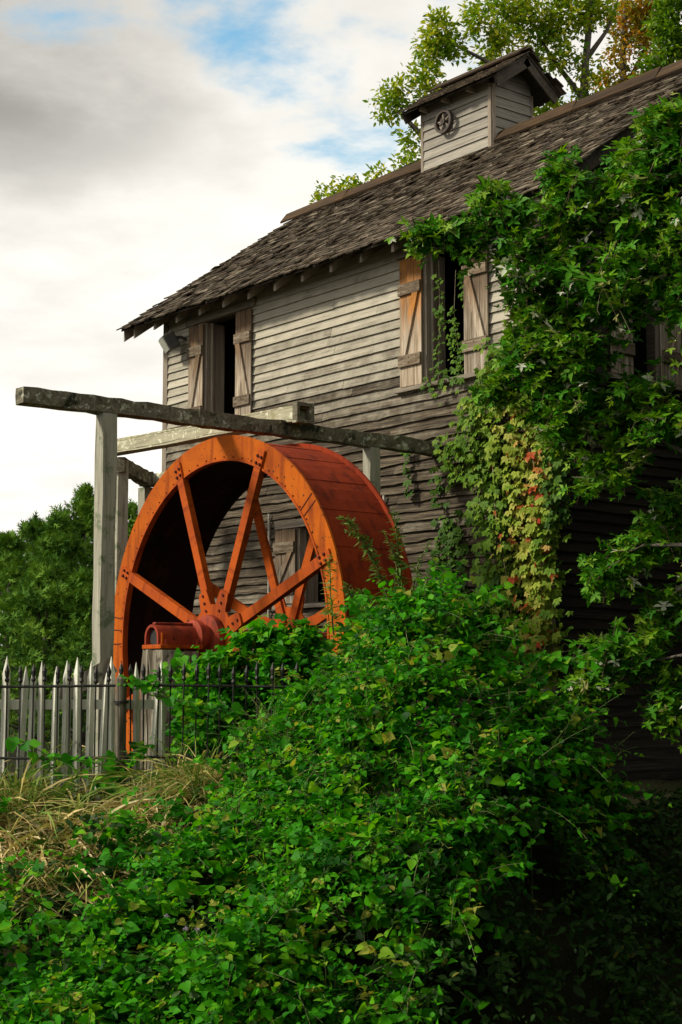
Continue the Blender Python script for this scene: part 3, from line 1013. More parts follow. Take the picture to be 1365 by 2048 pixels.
ped = empty('timber_pedestal', 'short upright weathered timbers carrying the bearing behind the fence', 'pedestal', (WX, -3.98, 0))
for i in range(3):
    for j in range(2):
        rough_beam((0, 0, -.2), (0, 0, 2.025 - rnd.uniform(0, .03)), .135, .22, .3, .016, up=(0, 1, 0)).build('timber', W_STUMP, ped, (-.14 + i * .14, -.10 + j * .235, -.2))

# ------------------------------------------------------------------ timber frame over the wheel
tf = empty('wheel_trestle', 'lichen covered timber frame of posts and beams straddling the water wheel', 'trestle', (6.33, -4.86, 0))


def part_beam(name, p0, p1, w_, h_, mat, **kw):
    base = Vector((6.33, -4.86, 0))
    o = rough_beam(p0, p1, w_, h_, **kw).build(name, mat, tf)
    o.location = Vector(p0) - base
    return o


part_beam('crossbeam', (6.33, -5.80, 4.585), (6.33, -.07, 4.575), .17, .165, W_BEAM, seg=.16, jit=.011)
part_beam('post', (6.33, -4.78, .2), (6.33, -4.78, 4.50), .165, .165, W_POST, seg=.4, jit=.006, up=(0, 1, 0))
part_beam('post', (6.33, -1.11, .2), (6.33, -1.11, 4.49), .15, .15, W_POST, seg=.4, jit=.006, up=(0, 1, 0))
part_beam('post', (2.52, -2.33, .2), (2.52, -2.33, 4.66), .16, .16, W_POST, seg=.4, jit=.007, up=(0, 1, 0))
p3 = sight(293, 965, 22.7)
part_beam('post', (p3[0], p3[1], .2), (p3[0], p3[1], p3[2] - .08), .17, .17, W_POST, seg=.4, jit=.007, up=(0, 1, 0))
part_beam('crossbeam', (2.62, -2.42, 4.58), (p3[0] - .05, p3[1] + .12, p3[2] + .03), .17, .19, W_BEAM, seg=.18, jit=.014)
part_beam('crossbeam', (p3[0] - .1, p3[1], p3[2] + .02), (p3[0] + 3.6, p3[1] + .1, p3[2] + .08), .14, .14, W_FLUME, seg=.2, jit=.012)
# flume: an open-ended square trough of four planks lying on the beams
FY, FZ = -2.36, 4.775
for nm, a, b in (('floor_board', (0, -.075), (.20, .03)), ('floor_board', (0, .085), (.20, .028)), ('side_board', (-.088, 0.004), (.026, .128)), ('side_board', (.088, 0.004), (.026, .128))):
    part_beam(nm, (2.30, FY + a[0], FZ + a[1] + .05), (6.60, FY + a[0], FZ + a[1] - .045), b[0], b[1], W_FLUME, seg=.3, jit=.006)
for y0, y1, z0, z1 in ((-.125, .125, .078, .125), (-.125, .125, -.115, -.085), (-.125, -.085, -.085, .078), (.06, .125, -.085, .078)):
    MB().box(-.04, .055, y0, y1, z0, z1).build('end_collar', W_BEAM, tf, (6.60 - 6.33, FY + 4.86, FZ - .04), bevel=.006)
MB().box(-.012, .0, -.07, .07, -.06, .06).build('stop_board', W_FLUME, tf, (6.53 - 6.33, FY + 4.86, FZ - .04))

# ------------------------------------------------------------------ fences
pf = empty('picket_fence', 'weathered whitish wooden picket fence with pointed tops', 'fence', tuple(uv2w(-1.9, 14.28, 0.5)))
FROT = math.atan2(RT[1], RT[0])
pf.rotation_euler = (0, 0, FROT)
ifn = empty('iron_fence', 'black wrought iron fence with spear tops in front of the wooden pickets', 'fence', tuple(uv2w(-1.9, 14.12, 0.5)))
ifn.rotation_euler = (0, 0, FROT)
for zz, hh in ((.93, .09), (.25, .09)):
    MB().box(-1.9, .34, .02, .06, zz, zz + hh).build('rail', W_PICK, pf)
x = -1.88
while x < .33:
    wd, h = rnd.uniform(.062, .080), rnd.uniform(1.33, 1.47)
    ty, lean = rnd.uniform(-.012, .012), rnd.gauss(0, .026)
    mb = MB()
    a = wd / 2
    # square-ish stake set on edge with a long pointed tip
    base = [(-a, .01), (0, -a * 1.25), (a, .01), (0, a * 1.0)]
    for zz, k in ((0, 1.0), (h - .16, .95), (h, .06)):
        mb.v += [(p * k, q * k, zz) for p, q in base]
    for i in range(2):
        for k in range(4):
            k2 = (k + 1) % 4
            mb.f.append((i * 4 + k, i * 4 + k2, i * 4 + 4 + k2, i * 4 + 4 + k))
    mb.f.append((8, 9, 10, 11))
    o = mb.build('picket', W_PICK, pf, (x, -.03 + ty, -.05))
    o.rotation_euler = (rnd.gauss(0, .01), lean, rnd.uniform(-.12, .3))
    x += .1135 + rnd.uniform(-.012, .012)
for zz in (1.145, .50):
    pts = [(q, 0.008 * math.sin(q * 3), zz + .006 * math.sin(q * 2.3 + zz)) for q in np.linspace(-1.9, 1.6, 14)]
    MB().tube(pts, [.014] * 14, 6).build('rail', M_IRON, ifn)
x = -1.815
i = 0
while x < 1.56:
    h = 1.24 + rnd.uniform(-.02, .02)
    b_ = MB().tube([(0, 0, -.05), (0, 0, h)], [.008, .008], 6).build('bar', M_IRON, ifn, (x, 0, 0))
    b_.rotation_euler = (rnd.gauss(0, .008), rnd.gauss(0, .012), 0)
    MB().tube([(0, 0, 0), (0, 0, .02), (0, 0, .045), (0, 0, .055), (0, 0, .10), (0, 0, .165)], [.014, .024, .012, .018, .024, .002], 6).build('finial', M_IRON, b_, (0, 0, h - .06))
    x += .1135
    i += 1
MB().tube([(-.10, -.02, -.1), (-.10, -.02, 1.21), (-.10, -.02, 1.24)], [.052, .050, .03], 14).build('post', W_STUMP, ifn)
MB().ring([(.055, -.012), (.072, -.012), (.072, .012), (.055, .012)], 16).build('collar', M_IRON, ifn, (-.10, -.02, 1.0)).rotation_euler = (math.pi / 2, 0, 0)
# plank leaning behind the pickets
lp = rough_beam((0, 0, 0), (.55, .05, .33), .05, .16, .2, .004).build('leaning_plank', W_STUMP, None, tuple(uv2w(-2.75, 14.9, 1.52)))
lp.rotation_euler = (0, 0, FROT)
tag(lp, 'short brown plank leaning at a slant behind the pickets, left of the tall post', 'plank')

# ------------------------------------------------------------------ vegetation helpers
def nrm(a):
    return a / np.maximum(np.linalg.norm(a, axis=-1, keepdims=True), 1e-9)


UPV = np.array([0, 0, 1.0])


def fan(outline, fold=0.12, cup=0.0):
    """leaf template: outline points (x, y) of the right half from base to tip; folded along the midrib"""
    v = [(0, 0, 0)]
    ys = [p[1] for p in outline]
    tip = max(ys)
    n = len(outline)
    mid = [(0, tip * .5, -.02)]
    V = [(0, 0, 0), (0, tip * .45, 0)]
    right = [(x, y, fold * abs(x) + cup * (y - .45) ** 2) for x, y in outline]
    left = [(-x, y, z) for x, y, z in right[:-1]]
    V += right + left
    F = []
    r0 = 2
    l0 = 2 + n
    F.append((0, r0, 1))
    for i in range(n - 1):
        F.append((r0 + i, r0 + i + 1, 1))
    F.append((0, 1, l0))
    for i in range(n - 2):
        F.append((l0 + i, 1, l0 + i + 1))
    F.append((l0 + n - 2, 1, r0 + n - 1))
    return np.array(V, float), np.array(F, int)


T_HEART = fan([(.22, -.10), (.46, .06), (.50, .32), (.30, .68), (0, 1.05)], .22, -.18)
T_OVAL = fan([(.20, .22), (.22, .55), (0, 1.0)], .25, -.15)
T_MAPLE = fan([(.10, .0), (.46, -.06), (.20, .15), (.52, .26), (.76, .56), (.42, .44), (.28, .40), (.15, .46), (.20, .70), (0, 1.08)], .22, -.2)
T_LANCE = fan([(.10, .3), (.09, .6), (0, 1.0)], .2, -.1)


def palmate():
    V, F = [], []
    bv, bf = fan([(.20, .22), (.27, .52), (.15, .85), (0, 1.02)], .22, -.15)
    for k, (a, s_) in enumerate(((0, 1.0), (.80, .9), (-.80, .9), (1.55, .6), (-1.55, .6))):
        c, s2 = math.cos(a), math.sin(a)
        q = bv * s_
        q = np.stack([q[:, 0] * c + q[:, 1] * s2, -q[:, 0] * s2 + q[:, 1] * c, q[:, 2] - .10 * q[:, 1] ** 2], 1)
        F += (bf + len(V)).tolist()
        V += q.tolist()
    return np.array(V), np.array(F)


T_PALM = palmate()
T_VINE = fan([(.26, -.04), (.36, .16), (.30, .42), (.13, .78), (0, 1.12)], .24, -.22)


def spray():
    """feathery evergreen spray: one axis with side tips"""
    V, F = [], []
    for a, y0, l, wd in ((0, 0, 1.0, .09), (.75, .15, .55, .075), (-.75, .22, .55, .075), (.6, .45, .42, .065), (-.6, .52, .40, .065)):
        c, s_ = math.cos(a), math.sin(a)
        o = len(V)
        V += [(-wd * c, y0 + wd * s_, 0), (wd * c, y0 - wd * s_, 0), (s_ * l, y0 + c * l, .12 * l)]
        F.append((o, o + 1, o + 2))
    return np.array(V), np.array(F)


T_SPRAY = spray()


def frames(T, N):
    N = nrm(N)
    T = nrm(T - (T * N).sum(1, keepdims=True) * N)
    return np.cross(T, N), T, N


def scatter(name, tmpl, pos, T, N, S, tone, mat, parent=None, kind='stuff'):
    tv, tf_ = tmpl
    n, k = len(pos), len(tv)
    X, T, N = frames(T, N)
    V = pos[:, None, :] + S[:, None, None] * (tv[None, :, 0, None] * X[:, None] + tv[None, :, 1, None] * T[:, None] + tv[None, :, 2, None] * N[:, None])
    if parent is not None:
        V = V - np.array(parent.matrix_basis.translation)
    F = (tf_[None] + (np.arange(n) * k)[:, None, None]).reshape(-1, 3)
    me = bpy.data.meshes.new(name)
    me.vertices.add(n * k)
    me.vertices.foreach_set('co', V.reshape(-1).astype(np.float32))
    me.loops.add(F.size)
    me.loops.foreach_set('vertex_index', F.reshape(-1).astype(np.int32))
    me.polygons.add(len(F))
    me.polygons.foreach_set('loop_start', np.arange(0, F.size, 3, dtype=np.int32))
    me.update(calc_edges=True)
    me.shade_smooth()
    a = me.attributes.new('tone', 'FLOAT', 'POINT')
    a.data.foreach_set('value', np.repeat(np.clip(tone, 0, 1), k).astype(np.float32))
    me.materials.append(mat)
    o = link(name, me, parent)
    if kind:
        o['kind'] = kind
    return o


def in_view(pos):
    d = pos - CAM_P
    z = d @ _f3
    x = 682.5 + FPX * (d @ RT) / z
    y = 1024 - FPX * (d @ _u3) / z
    return (x > 0) & (x < 1365) & (y > 0) & (y < 2048) & (z > 0), z


def leaves(tmpl, data, mat, parent, name='leaf', nsingle=300, rest='foliage'):
    """the nearest leaves as single parts, the others joined as one part"""
    pos, T, N, S, tone = data
    pick = np.zeros(len(pos), bool)
    if nsingle:
        vis, z = in_view(pos)
        score = np.where(vis, z / np.maximum(S, 1e-3), 1e9)
        pick[np.argsort(score)[:nsingle]] = True
        pick &= vis
    scatter(rest, tmpl, pos[~pick], T[~pick], N[~pick], S[~pick], tone[~pick], mat, parent)
    if nsingle:
        tv, tf_ = tmpl
        ms = []
        for b in range(10):
            me = bpy.data.meshes.new(name)
            me.from_pydata(tv.tolist(), [], tf_.tolist())
            me.shade_smooth()
            a = me.attributes.new('tone', 'FLOAT', 'POINT')
            a.data.foreach_set('value', np.full(len(tv), (b + .5) / 10, np.float32))
            me.materials.append(mat)
            ms.append(me)
        X, T2, N2 = frames(T[pick], N[pick])
        off = np.array(parent.matrix_basis.translation)
        for p, x, t, n, s_, c in zip(pos[pick] - off, X, T2, N2, S[pick], tone[pick]):
            o = bpy.data.objects.new(name, ms[int(min(9, max(0, c * 10)))])
            COL.objects.link(o)
            o.parent = parent
            m = np.eye(4)
            m[:3, 0], m[:3, 1], m[:3, 2], m[:3, 3] = x * s_, t * s_, n * s_, p
            o.matrix_basis = Matrix(m.tolist())


def tubes(name, paths, radii, mat, parent=None, n=4, kind='stuff'):
    """many thin stems: paths (N, J, 3), radii (J,) or (N, J)"""
    paths = np.asarray(paths, float)
    if parent is not None:
        paths = paths - np.array(parent.matrix_basis.translation)
    Np, J, _ = paths.shape
    radii = np.broadcast_to(np.asarray(radii, float), (Np, J))
    tg = nrm(np.gradient(paths, axis=1))
    ref = np.where(np.abs(tg[..., 2:3]) > .9, np.array([1.0, 0, 0]), UPV)
    x = nrm(np.cross(tg, ref))
    y = np.cross(tg, x)
    an = 2 * np.pi * np.arange(n) / n
    V = paths[:, :, None, :] + radii[:, :, None, None] * (x[:, :, None] * np.cos(an)[None, None, :, None] + y[:, :, None] * np.sin(an)[None, None, :, None])
    base = (np.arange(Np) * J * n)[:, None, None]
    j = np.arange(J - 1)[None, :, None] * n
    k = np.arange(n)[None, None, :]
    k2 = (k + 1) % n
    F = np.stack([base + j + k, base + j + k2, base + j + n + k2, base + j + n + k], -1).reshape(-1, 4)
    me = bpy.data.meshes.new(name)
    me.vertices.add(Np * J * n)
    me.vertices.foreach_set('co', V.reshape(-1).astype(np.float32))
    me.loops.add(F.size)
    me.loops.foreach_set('vertex_index', F.reshape(-1).astype(np.int32))
    me.polygons.add(len(F))
    me.polygons.foreach_set('loop_start', np.arange(0, F.size, 4, dtype=np.int32))
    me.update(calc_edges=True)
    me.shade_smooth()
    me.materials.append(mat)
    o = link(name, me, parent)
    if kind:
        o['kind'] = kind
    return o


def shoots(base, dirv, length, nl, size, droop=0.35, upb=0.8, outb=0.5, rnd_n=0.45, out=None, szvar=.3, petiole=.25, hang=.35):
    """leafy shoots: alternate leaves along arching stems. returns leaf arrays and stem paths"""
    n = len(base)
    t = (np.arange(nl) + .6) / nl
    t = t[None, :] + rg.normal(0, .25 / nl, (n, nl))
    L = length[:, None, None]
    bend = rg.normal(0, .18, (n, 1, 3))
    tt = t[..., None]
    pos = base[:, None] + dirv[:, None] * L * tt + bend * L * tt ** 2 - UPV * droop * L * tt ** 2
    tan = nrm(dirv[:, None] + 2 * bend * tt - UPV * 2 * droop * tt)
    side = nrm(np.cross(tan, UPV + 0.01))
    sgn = np.where((np.arange(nl) % 2) == 0, 1.0, -1.0)[None, :, None]
    sz = size * (1 - .45 * np.clip(t, 0, 1)) * np.exp(np.clip(rg.normal(0, szvar, (n, nl)), -1.2, .55))
    if out is None:
        out = nrm(dirv * [1, 1, .2])
    tip = .45 * tan + .85 * side * sgn - hang * UPV + rg.normal(0, .3, (n, nl, 3))
    nor = upb * UPV + outb * out[:, None] + rg.normal(0, rnd_n, (n, nl, 3))
    pos = pos + side * sgn * sz[..., None] * petiole
    js = np.linspace(0, 1, 6)[None, :, None]
    paths = base[:, None] + dirv[:, None] * L * js + bend * L * js ** 2 - UPV * droop * L * js ** 2
    f = lambda a: a.reshape(-1, a.shape[-1])
    return f(pos), f(tip), f(np.broadcast_to(nor, pos.shape)), sz.reshape(-1), paths


def cat(*ds):
    return [np.concatenate(x) for x in zip(*ds)]


# ------------------------------------------------------------------ background trees
def lumpy_tree(name, label, category, group, trunk_px, d, base_z, limbs, clumps, mat, tone0, tone1, leaf_size, dens, nsingle=0, bark=M_BARK, trunk_r=.16, tmpl=T_OVAL, flip=0.0):
    base = sight(trunk_px[0][0], 1360, d)
    base[2] = base_z
    root = empty(name, label, category, tuple(base), group)
    mb = MB()
    pts = [np.array([0, 0, -.3])] + [sight(x, y, d) - base for x, y in trunk_px]
    rr = np.linspace(trunk_r, trunk_r * .28, len(pts))
    mb.tube(pts, rr, 8)
    mb.build('trunk', bark, root, smooth=True)
    for lb in limbs:
        pts = [sight(x, y, d + dz) - base for x, y, dz in lb]
        n = len(pts)
        MB().tube(pts, np.linspace(trunk_r * .42, trunk_r * .1, n), 6).build('branch', bark, root, smooth=True)
    P, T, N, S, C = [], [], [], [], []
    for cx, cy, rx, ry, dd, k in clumps:
        c = sight(cx, cy, d + dd)
        sx, sz = rx * d / FPX, ry * d / FPX
        m = max(8, int(dens * k * rx * ry / 17))
        q = nrm(rg.normal(size=(m, 3))) * (rg.random((m, 1)) ** .45)
        sub = c + RT * (q[:, 0:1] * sx) + FW * (q[:, 1:2] * (sx + sz) * .5) + UPV * (q[:, 2:3] * sz)
        # every sub point is a twig end with a tuft of leaves
        nl = 9
        ps = np.repeat(sub, nl, 0)
        dv = nrm(rg.normal(size=(m * nl, 3)) + np.repeat(q, nl, 0) * .7)
        P.append(ps + dv * leaf_size * rg.uniform(.2, 1.5, (m * nl, 1)))
        T.append(dv - UPV * .35)
        N.append(UPV * .7 + rg.normal(0, .6, (m * nl, 3)))
        S.append(leaf_size * rg.uniform(.6, 1.25, m * nl))
        C.append(np.clip(np.repeat(rg.uniform(tone0, tone1, m), nl) + rg.normal(0, .10, m * nl) + .05, 0, 1))
    scatter('crown', tmpl, *[np.concatenate(a) for a in (P, T, N, S, C)], mat, root, kind=None)
    return root


lumpy_tree('broadleaf_tree', 'tall airy yellow-green tree rising behind the roof around the cupola', 'tree', 'trees behind the mill', [(1180, 420), (1165, 250), (1172, 120), (1190, -60)], 33, .5,
           [[(1165, 260, 0), (1060, 170, -.4), (950, 110, -.8), (870, 70, -1)], [(1168, 200, 0), (1100, 110, .3), (1060, 40, .4)], [(1172, 120, 0), (1215, 60, .2), (1240, -10, .3)],
            [(1165, 300, 0), (1000, 330, -.5), (840, 320, -.9), (690, 390, -1.2)], [(870, 300, -.9), (815, 240, -1), (790, 190, -1)], [(1150, 330, -.2), (1120, 240, -.5), (1105, 160, -.5)]],
           [(880, 60, 36, 30, -1, 1), (868, 95, 34, 26, -1, 1), (905, 95, 28, 26, -1, 1), (850, 150, 34, 26, -1, 1), (862, 190, 24, 20, -1, .8), (785, 178, 24, 18, -1, .9), (778, 215, 28, 24, -1, 1), (808, 205, 18, 24, -1, .7), (822, 275, 20, 18, -1, .9), (822, 305, 17, 18, -1, .7),
            (805, 345, 34, 18, -1, 1), (760, 355, 26, 15, -1, .8), (700, 375, 28, 20, -1.2, 1), (660, 392, 24, 17, -1.2, .9), (638, 412, 12, 8, -1.2, .8), (725, 385, 25, 14, -1.1, .8), (690, 400, 22, 12, -1.1, .8),
            (960, 40, 30, 26, -.5, .9), (1000, 80, 40, 30, -.4, 1), (1040, 30, 50, 36, 0, 1), (1090, 60, 45, 40, .3, 1), (980, 120, 40, 16, -.5, .8), (1150, 30, 45, 40, 0, 1), (1120, 110, 42, 30, 0, .8), (1200, 20, 40, 30, .2, .8),
            (1095, 225, 36, 28, -.5, 1.1), (1125, 255, 34, 20, -.5, 1), (1170, 150, 30, 40, 0, .45), (1190, 200, 26, 30, 0, .5), (1150, 200, 24, 30, 0, .3), (1060, 130, 36, 24, .2, .6), (1010, 10, 60, 20, 0, .8), (1130, -20, 90, 20, 0, .8), (945, 12, 22, 14, 0, .7)],
           L_BACK, .30, .95, .125, 1.0, trunk_r=.17)
lumpy_tree('autumn_tree', 'tree turning yellow and orange behind the roof at the upper right', 'tree', 'trees behind the mill', [(1262, 420), (1250, 250), (1246, 100), (1255, -40)], 35, .5,
           [[(1250, 240, 0), (1215, 180, 0), (1200, 120, .2)], [(1248, 180, 0), (1290, 100, .2), (1300, 20, .2)]],
           [(1265, 40, 40, 40, 0, 1), (1290, 80, 34, 40, 0, 1), (1240, 110, 30, 30, 0, .8), (1225, 170, 34, 30, 0, .9), (1262, 180, 30, 30, 0, .9), (1210, 215, 30, 22, 0, .9), (1290, 10, 50, 26, 0, 1), (1300, 150, 30, 30, 0, .7)],
           L_AUT, .2, .95, .125, 1.0, trunk_r=.14)
lumpy_tree('green_tree', 'dense mid-green tree behind the roof ridge at the right edge', 'tree', 'trees behind the mill', [(1385, 420), (1380, 200), (1375, 60), (1380, -80)], 31, .5,
           [[(1380, 220, 0), (1340, 150, 0), (1310, 110, 0)]],
           [(1340, 60, 40, 44, 0, 1.1), (1365, 120, 50, 40, 0, 1.1), (1320, 130, 40, 30, 0, 1), (1300, 170, 34, 20, 0, .9), (1350, 10, 44, 30, 0, 1), (1420, 60, 60, 90, 0, 1), (1345, 175, 30, 14, 0, .9)],
           L_BACK, .05, .55, .125, 1.0, trunk_r=.16)


def cedar(px, top, d, width, label, tone=0.0, n=2600):
    base = sight(px, 1360, d)
    base[2] = .5
    tp = sight(px, top, d)
    H = tp[2] - .5
    root = empty('cedar_tree', label, 'tree', tuple(base), 'evergreens left of the mill')
    MB().tube([(0, 0, -.2), (.05, 0, H * .5), (0, .05, H * .97)], [.13, .08, .015], 7).build('trunk', M_BARK, root, smooth=True)
    # billowy crown: tufts of sprays at the ends of upswept branches
    nb = 120
    hb = np.sort(rg.random(nb) ** .9) * .97 + .03
    az = rg.random(nb) * 2 * np.pi
    prof = np.interp(hb, [0, .2, .5, .8, .93, 1.0], [.9, 1.0, .78, .34, .14, .03]) * width
    bl = prof * rg.uniform(.45, 1.15, nb)
    P, D, TU = [], [], []
    for i in range(nb):
        dv = np.array([math.cos(az[i]), math.sin(az[i]), .35 + .5 * hb[i]])
        o = np.array([0, 0, hb[i] * H * .93])
        m = int(n / nb * rg.uniform(.7, 1.3))
        r_ = (.13 + .20 * (1 - hb[i])) * rg.uniform(.8, 1.3)
        q = nrm(rg.normal(size=(m, 3))) * (rg.random((m, 1)) ** .45)
        p = o + dv * bl[i] + q * [r_, r_, r_ * .8]
        back = rg.random(m) < .2
        p[back] -= (dv * bl[i] * rg.uniform(.1, .8, (m, 1)))[back]
        P.append(p)
        D.append(dv * .8 + q * .7 + UPV * .45 + rg.normal(0, .3, (m, 3)))
        TU.append(np.full(m, rg.normal(0, .13)))
    TU = np.concatenate(TU)
    P, D = np.concatenate(P) + base, np.concatenate(D)
    nr = nrm((P - base) * [1, 1, 0]) * .6 + UPV * .3 + rg.normal(0, .5, P.shape)
    scatter('crown', T_SPRAY, P, D, nr, rg.uniform(.10, .24, len(P)), np.clip(rg.normal(.36 + tone, .16, len(P)) + TU, 0, 1), L_CEDAR, root, kind=None)
    mb = MB()
    for i in range(0, nb, 3):
        a = np.array([0, 0, hb[i] * H * .93])
        dv = np.array([math.cos(az[i]), math.sin(az[i]), .45 + .5 * hb[i]])
        mb.tube([a, a + dv * bl[i] * .8], [.03, .008], 4)
    mb.build('branches', M_BARK, root)['kind'] = 'stuff'


for px, top, d, wd, lab, tn in (
        (12, 1050, 30, 1.3, 'dark cedar at the left edge of the photo, shortest of the evergreens', .02),
        (62, 1012, 33, 1.3, 'dark cedar with a thin single spike, second from the left edge', -.04),
        (112, 1010, 31, 1.2, 'dark cedar between the thin-spiked cedar and the tallest cedar', .0),
        (160, 943, 32, 1.45, 'tallest dark cedar, just left of the grey post', .03),
        (196, 962, 33.5, 1.1, 'cedar half hidden behind the tall grey post', -.02),
        (258, 985, 35, 1.2, 'paler cedar seen between the grey post and the wheel', .22),
        (90, 1105, 28, 1.5, 'broad low cedar in front of the taller evergreens', .02),
        (-70, 1000, 33, 1.6, 'wide cedar cut by the left edge of the photo', .0),
        (170, 1130, 27.5, 1.15, 'low cedar directly behind the picket fence beside the grey post', -.02)):
    cedar(px, top, d, wd, lab, tn + .28, 5200)

# ------------------------------------------------------------------ bank profile and the vine thicket
_ru = np.array([-4.0, -1.8, -1.05, -.54, .08, .34, .73, 1.09, 1.39, 1.83, 2.22, 2.45, 2.75, 4.0])
_rz = np.array([.50, .50, .78, 1.22, 1.72, 2.04, 2.36, 2.18, 1.86, 1.28, .70, .35, .15, .0])


def thicket_h(u, v):
    """top of the vines over the bank"""
    g = ground_h(u, v)
    r = np.interp(u, _ru, _rz)
    front = np.clip((13.5 - v) / 3.7, 0, 1.3)
    back = np.clip((v - 13.5) / 2.0, 0, 1)
    base = -.75 - 1.3 * sstep(-.1, 1.5, u - .05 - (v - 10) * .75)
    z = base + (r - base) * (1 - front ** 1.35)
    z = np.where(v > 13.5, r - (r - .2) * back ** 1.5, z)
    z = z + .19 * np.sin(u * 4.1 + 1.3 * v) * np.cos(v * 3.9 - u) + .10 * np.sin(u * 2.2 - v * 5.1) + .09 * np.sin(u * 8.3 - 2) * np.sin(v * 7.1 + 1)
    return np.maximum(z, g)


def surf(u, v, e=.06):
    z = thicket_h(u, v)
    gx = (thicket_h(u + e, v) - thicket_h(u - e, v)) / (2 * e)
    gy = (thicket_h(u, v + e) - thicket_h(u, v - e)) / (2 * e)
    P = CAM_P * [1, 1, 0] + u[:, None] * RT + v[:, None] * FW
    P[:, 2] = z
    N = nrm(-gx[:, None] * RT - gy[:, None] * FW + UPV)
    return P, N


def thicket_part(u0, u1, v0, v1, n, nl, size, length, sink=.18, keep=None, droop=.4):
    u = rg.uniform(u0, u1, n)
    v = rg.uniform(v0, v1, n)
    if keep is not None:
        k = keep(u, v)
        u, v = u[k], v[k]
    P, N = surf(u, v)
    hole = np.sin(u * 3.7 + 2.1 * v + 1) * np.sin(v * 4.3 - 1.7 * u) + .6 * np.sin(u * 9.1 - 3 * v) * np.sin(7.7 * v + u)
    kp = hole + rg.normal(0, .25, len(u)) > -.62
    u, v, P, N = u[kp], v[kp], P[kp], N[kp]
    dp = rg.random(len(u)) ** 2.0
    P = P - N * (sink * dp)[:, None]
    dv = nrm(N * .75 + UPV * .35 + rg.normal(0, .55, P.shape))
    L = length * rg.uniform(.5, 1.5, len(u))
    p, T, Nn, S, paths = shoots(P, dv, L, nl, size, droop=droop, out=N, upb=.6, outb=.5, rnd_n=.6, szvar=.42)
    shade = np.repeat(rg.normal(.57, .22, len(u)), nl) + rg.normal(0, .10, len(p))
    shade = shade + .25 * (rg.random(len(p)) < .02)
    return [p, T, Nn, S, np.clip(shade, 0, 1)], paths


def sprigs(u0, u1, v0, v1, n, parent, keep):
    u, v = rg.uniform(u0, u1, n), rg.uniform(v0, v1, n)
    k = keep(u, v)
    P, N = surf(u[k], v[k])
    dv = nrm(N * .5 + UPV * .7 + rg.normal(0, .35, P.shape))
    p, T, Nn, S, pa = shoots(P - N * .1, dv, rg.uniform(.3, .65, len(P)), 22, .052, droop=.25, upb=.7, rnd_n=.5, hang=.1)
    scatter('sprig_leaves', T_LANCE, p, T, Nn, S, np.clip(np.repeat(rg.normal(.45, .25, len(P)), 22) + rg.normal(0, .1, len(p)), 0, 1), L_WEED, parent)
    tubes('sprig_stem', pa, np.linspace(.005, .002, 6), M_STEM, parent, 3)


vt = empty('vine_thicket', 'bright green heart-leaved vines heaped over the bank in the foreground', 'vine', tuple(uv2w(.6, 12.0, -.3)))
d1, s1 = thicket_part(-1.35, 2.75, 9.7, 14.3, 5200, 11, .069, .42, keep=lambda u, v: (np.interp(u, _ru, _rz) > .62 + .5 * (u < -.6)) & (u < .25 + (v - 10) * .78 + rg.normal(0, .2, len(u))))
d2, s2 = thicket_part(-1.9, 2.3, 9.6, 12.6, 2200, 10, .064, .34, keep=lambda u, v: u < .15 + (v - 10) * .78 + rg.normal(0, .2, len(u)))
dd = cat(d1, d2)
kk = np.repeat(rg.random(len(dd[0]) // 10 + 1) < .45, 10)[:len(dd[0])]
leaves(T_HEART, [a[~kk] for a in dd], L_VINE, vt, nsingle=160)
leaves(T_VINE, [a[kk] for a in dd], L_VINE, vt, nsingle=140)
tubes('stem', np.concatenate([s1, s2])[::2], np.linspace(.006, .002, 6), M_STEM, vt, 3)
sprigs(-1.2, 2.2, 10.2, 14.2, 420, vt, lambda u, v: (np.interp(u, _ru, _rz) > .7) & (u < .2 + (v - 10) * .75))
# long arching runners that break the outline of the heap
ends = [((850, 1215, 13.6), (960, 1205, 13.4)), ((870, 1200, 13.6), (850, 1150, 13.6)), ((1080, 1420, 13.0), (1205, 1440, 12.9)), ((1060, 1330, 13.2), (1160, 1345, 13)),
        ((1040, 1480, 12.6), (1060, 1720, 12.2)), ((990, 1500, 12.6), (1020, 1650, 12.3)), ((1080, 1560, 12.6), (1180, 1640, 12.3)), ((650, 1470, 13.0), (560, 1400, 13.2)), ((640, 1490, 13), (600, 1430, 13)),
        ((500, 1560, 13), (420, 1540, 13)), ((760, 1240, 13.6), (700, 1200, 13.6)), ((930, 1230, 13.6), (1010, 1180, 13.5)), ((1060, 1400, 12.9), (1040, 1360, 12.8))]
b = np.array([sight(*a) for a, _ in ends])
e = np.array([sight(*c) for _, c in ends])
b, e = np.repeat(b, 3, 0) + rg.normal(0, .06, (len(b) * 3, 3)), np.repeat(e, 3, 0) + rg.normal(0, .09, (len(e) * 3, 3))
L = np.linalg.norm(e - b, axis=1)
p, T, Nn, S, pa = shoots(b, nrm(e - b + UPV * .25 * L[:, None]), L * 1.1, 12, .105, droop=.25, out=-np.broadcast_to(FW, b.shape))
scatter('runner', T_HEART, p, T, Nn, S, np.clip(rg.normal(.62, .14, len(p)), 0, 1), L_VINE, vt)
tubes('runner_stem', pa, np.linspace(.007, .003, 6), M_STEM, vt, 4)

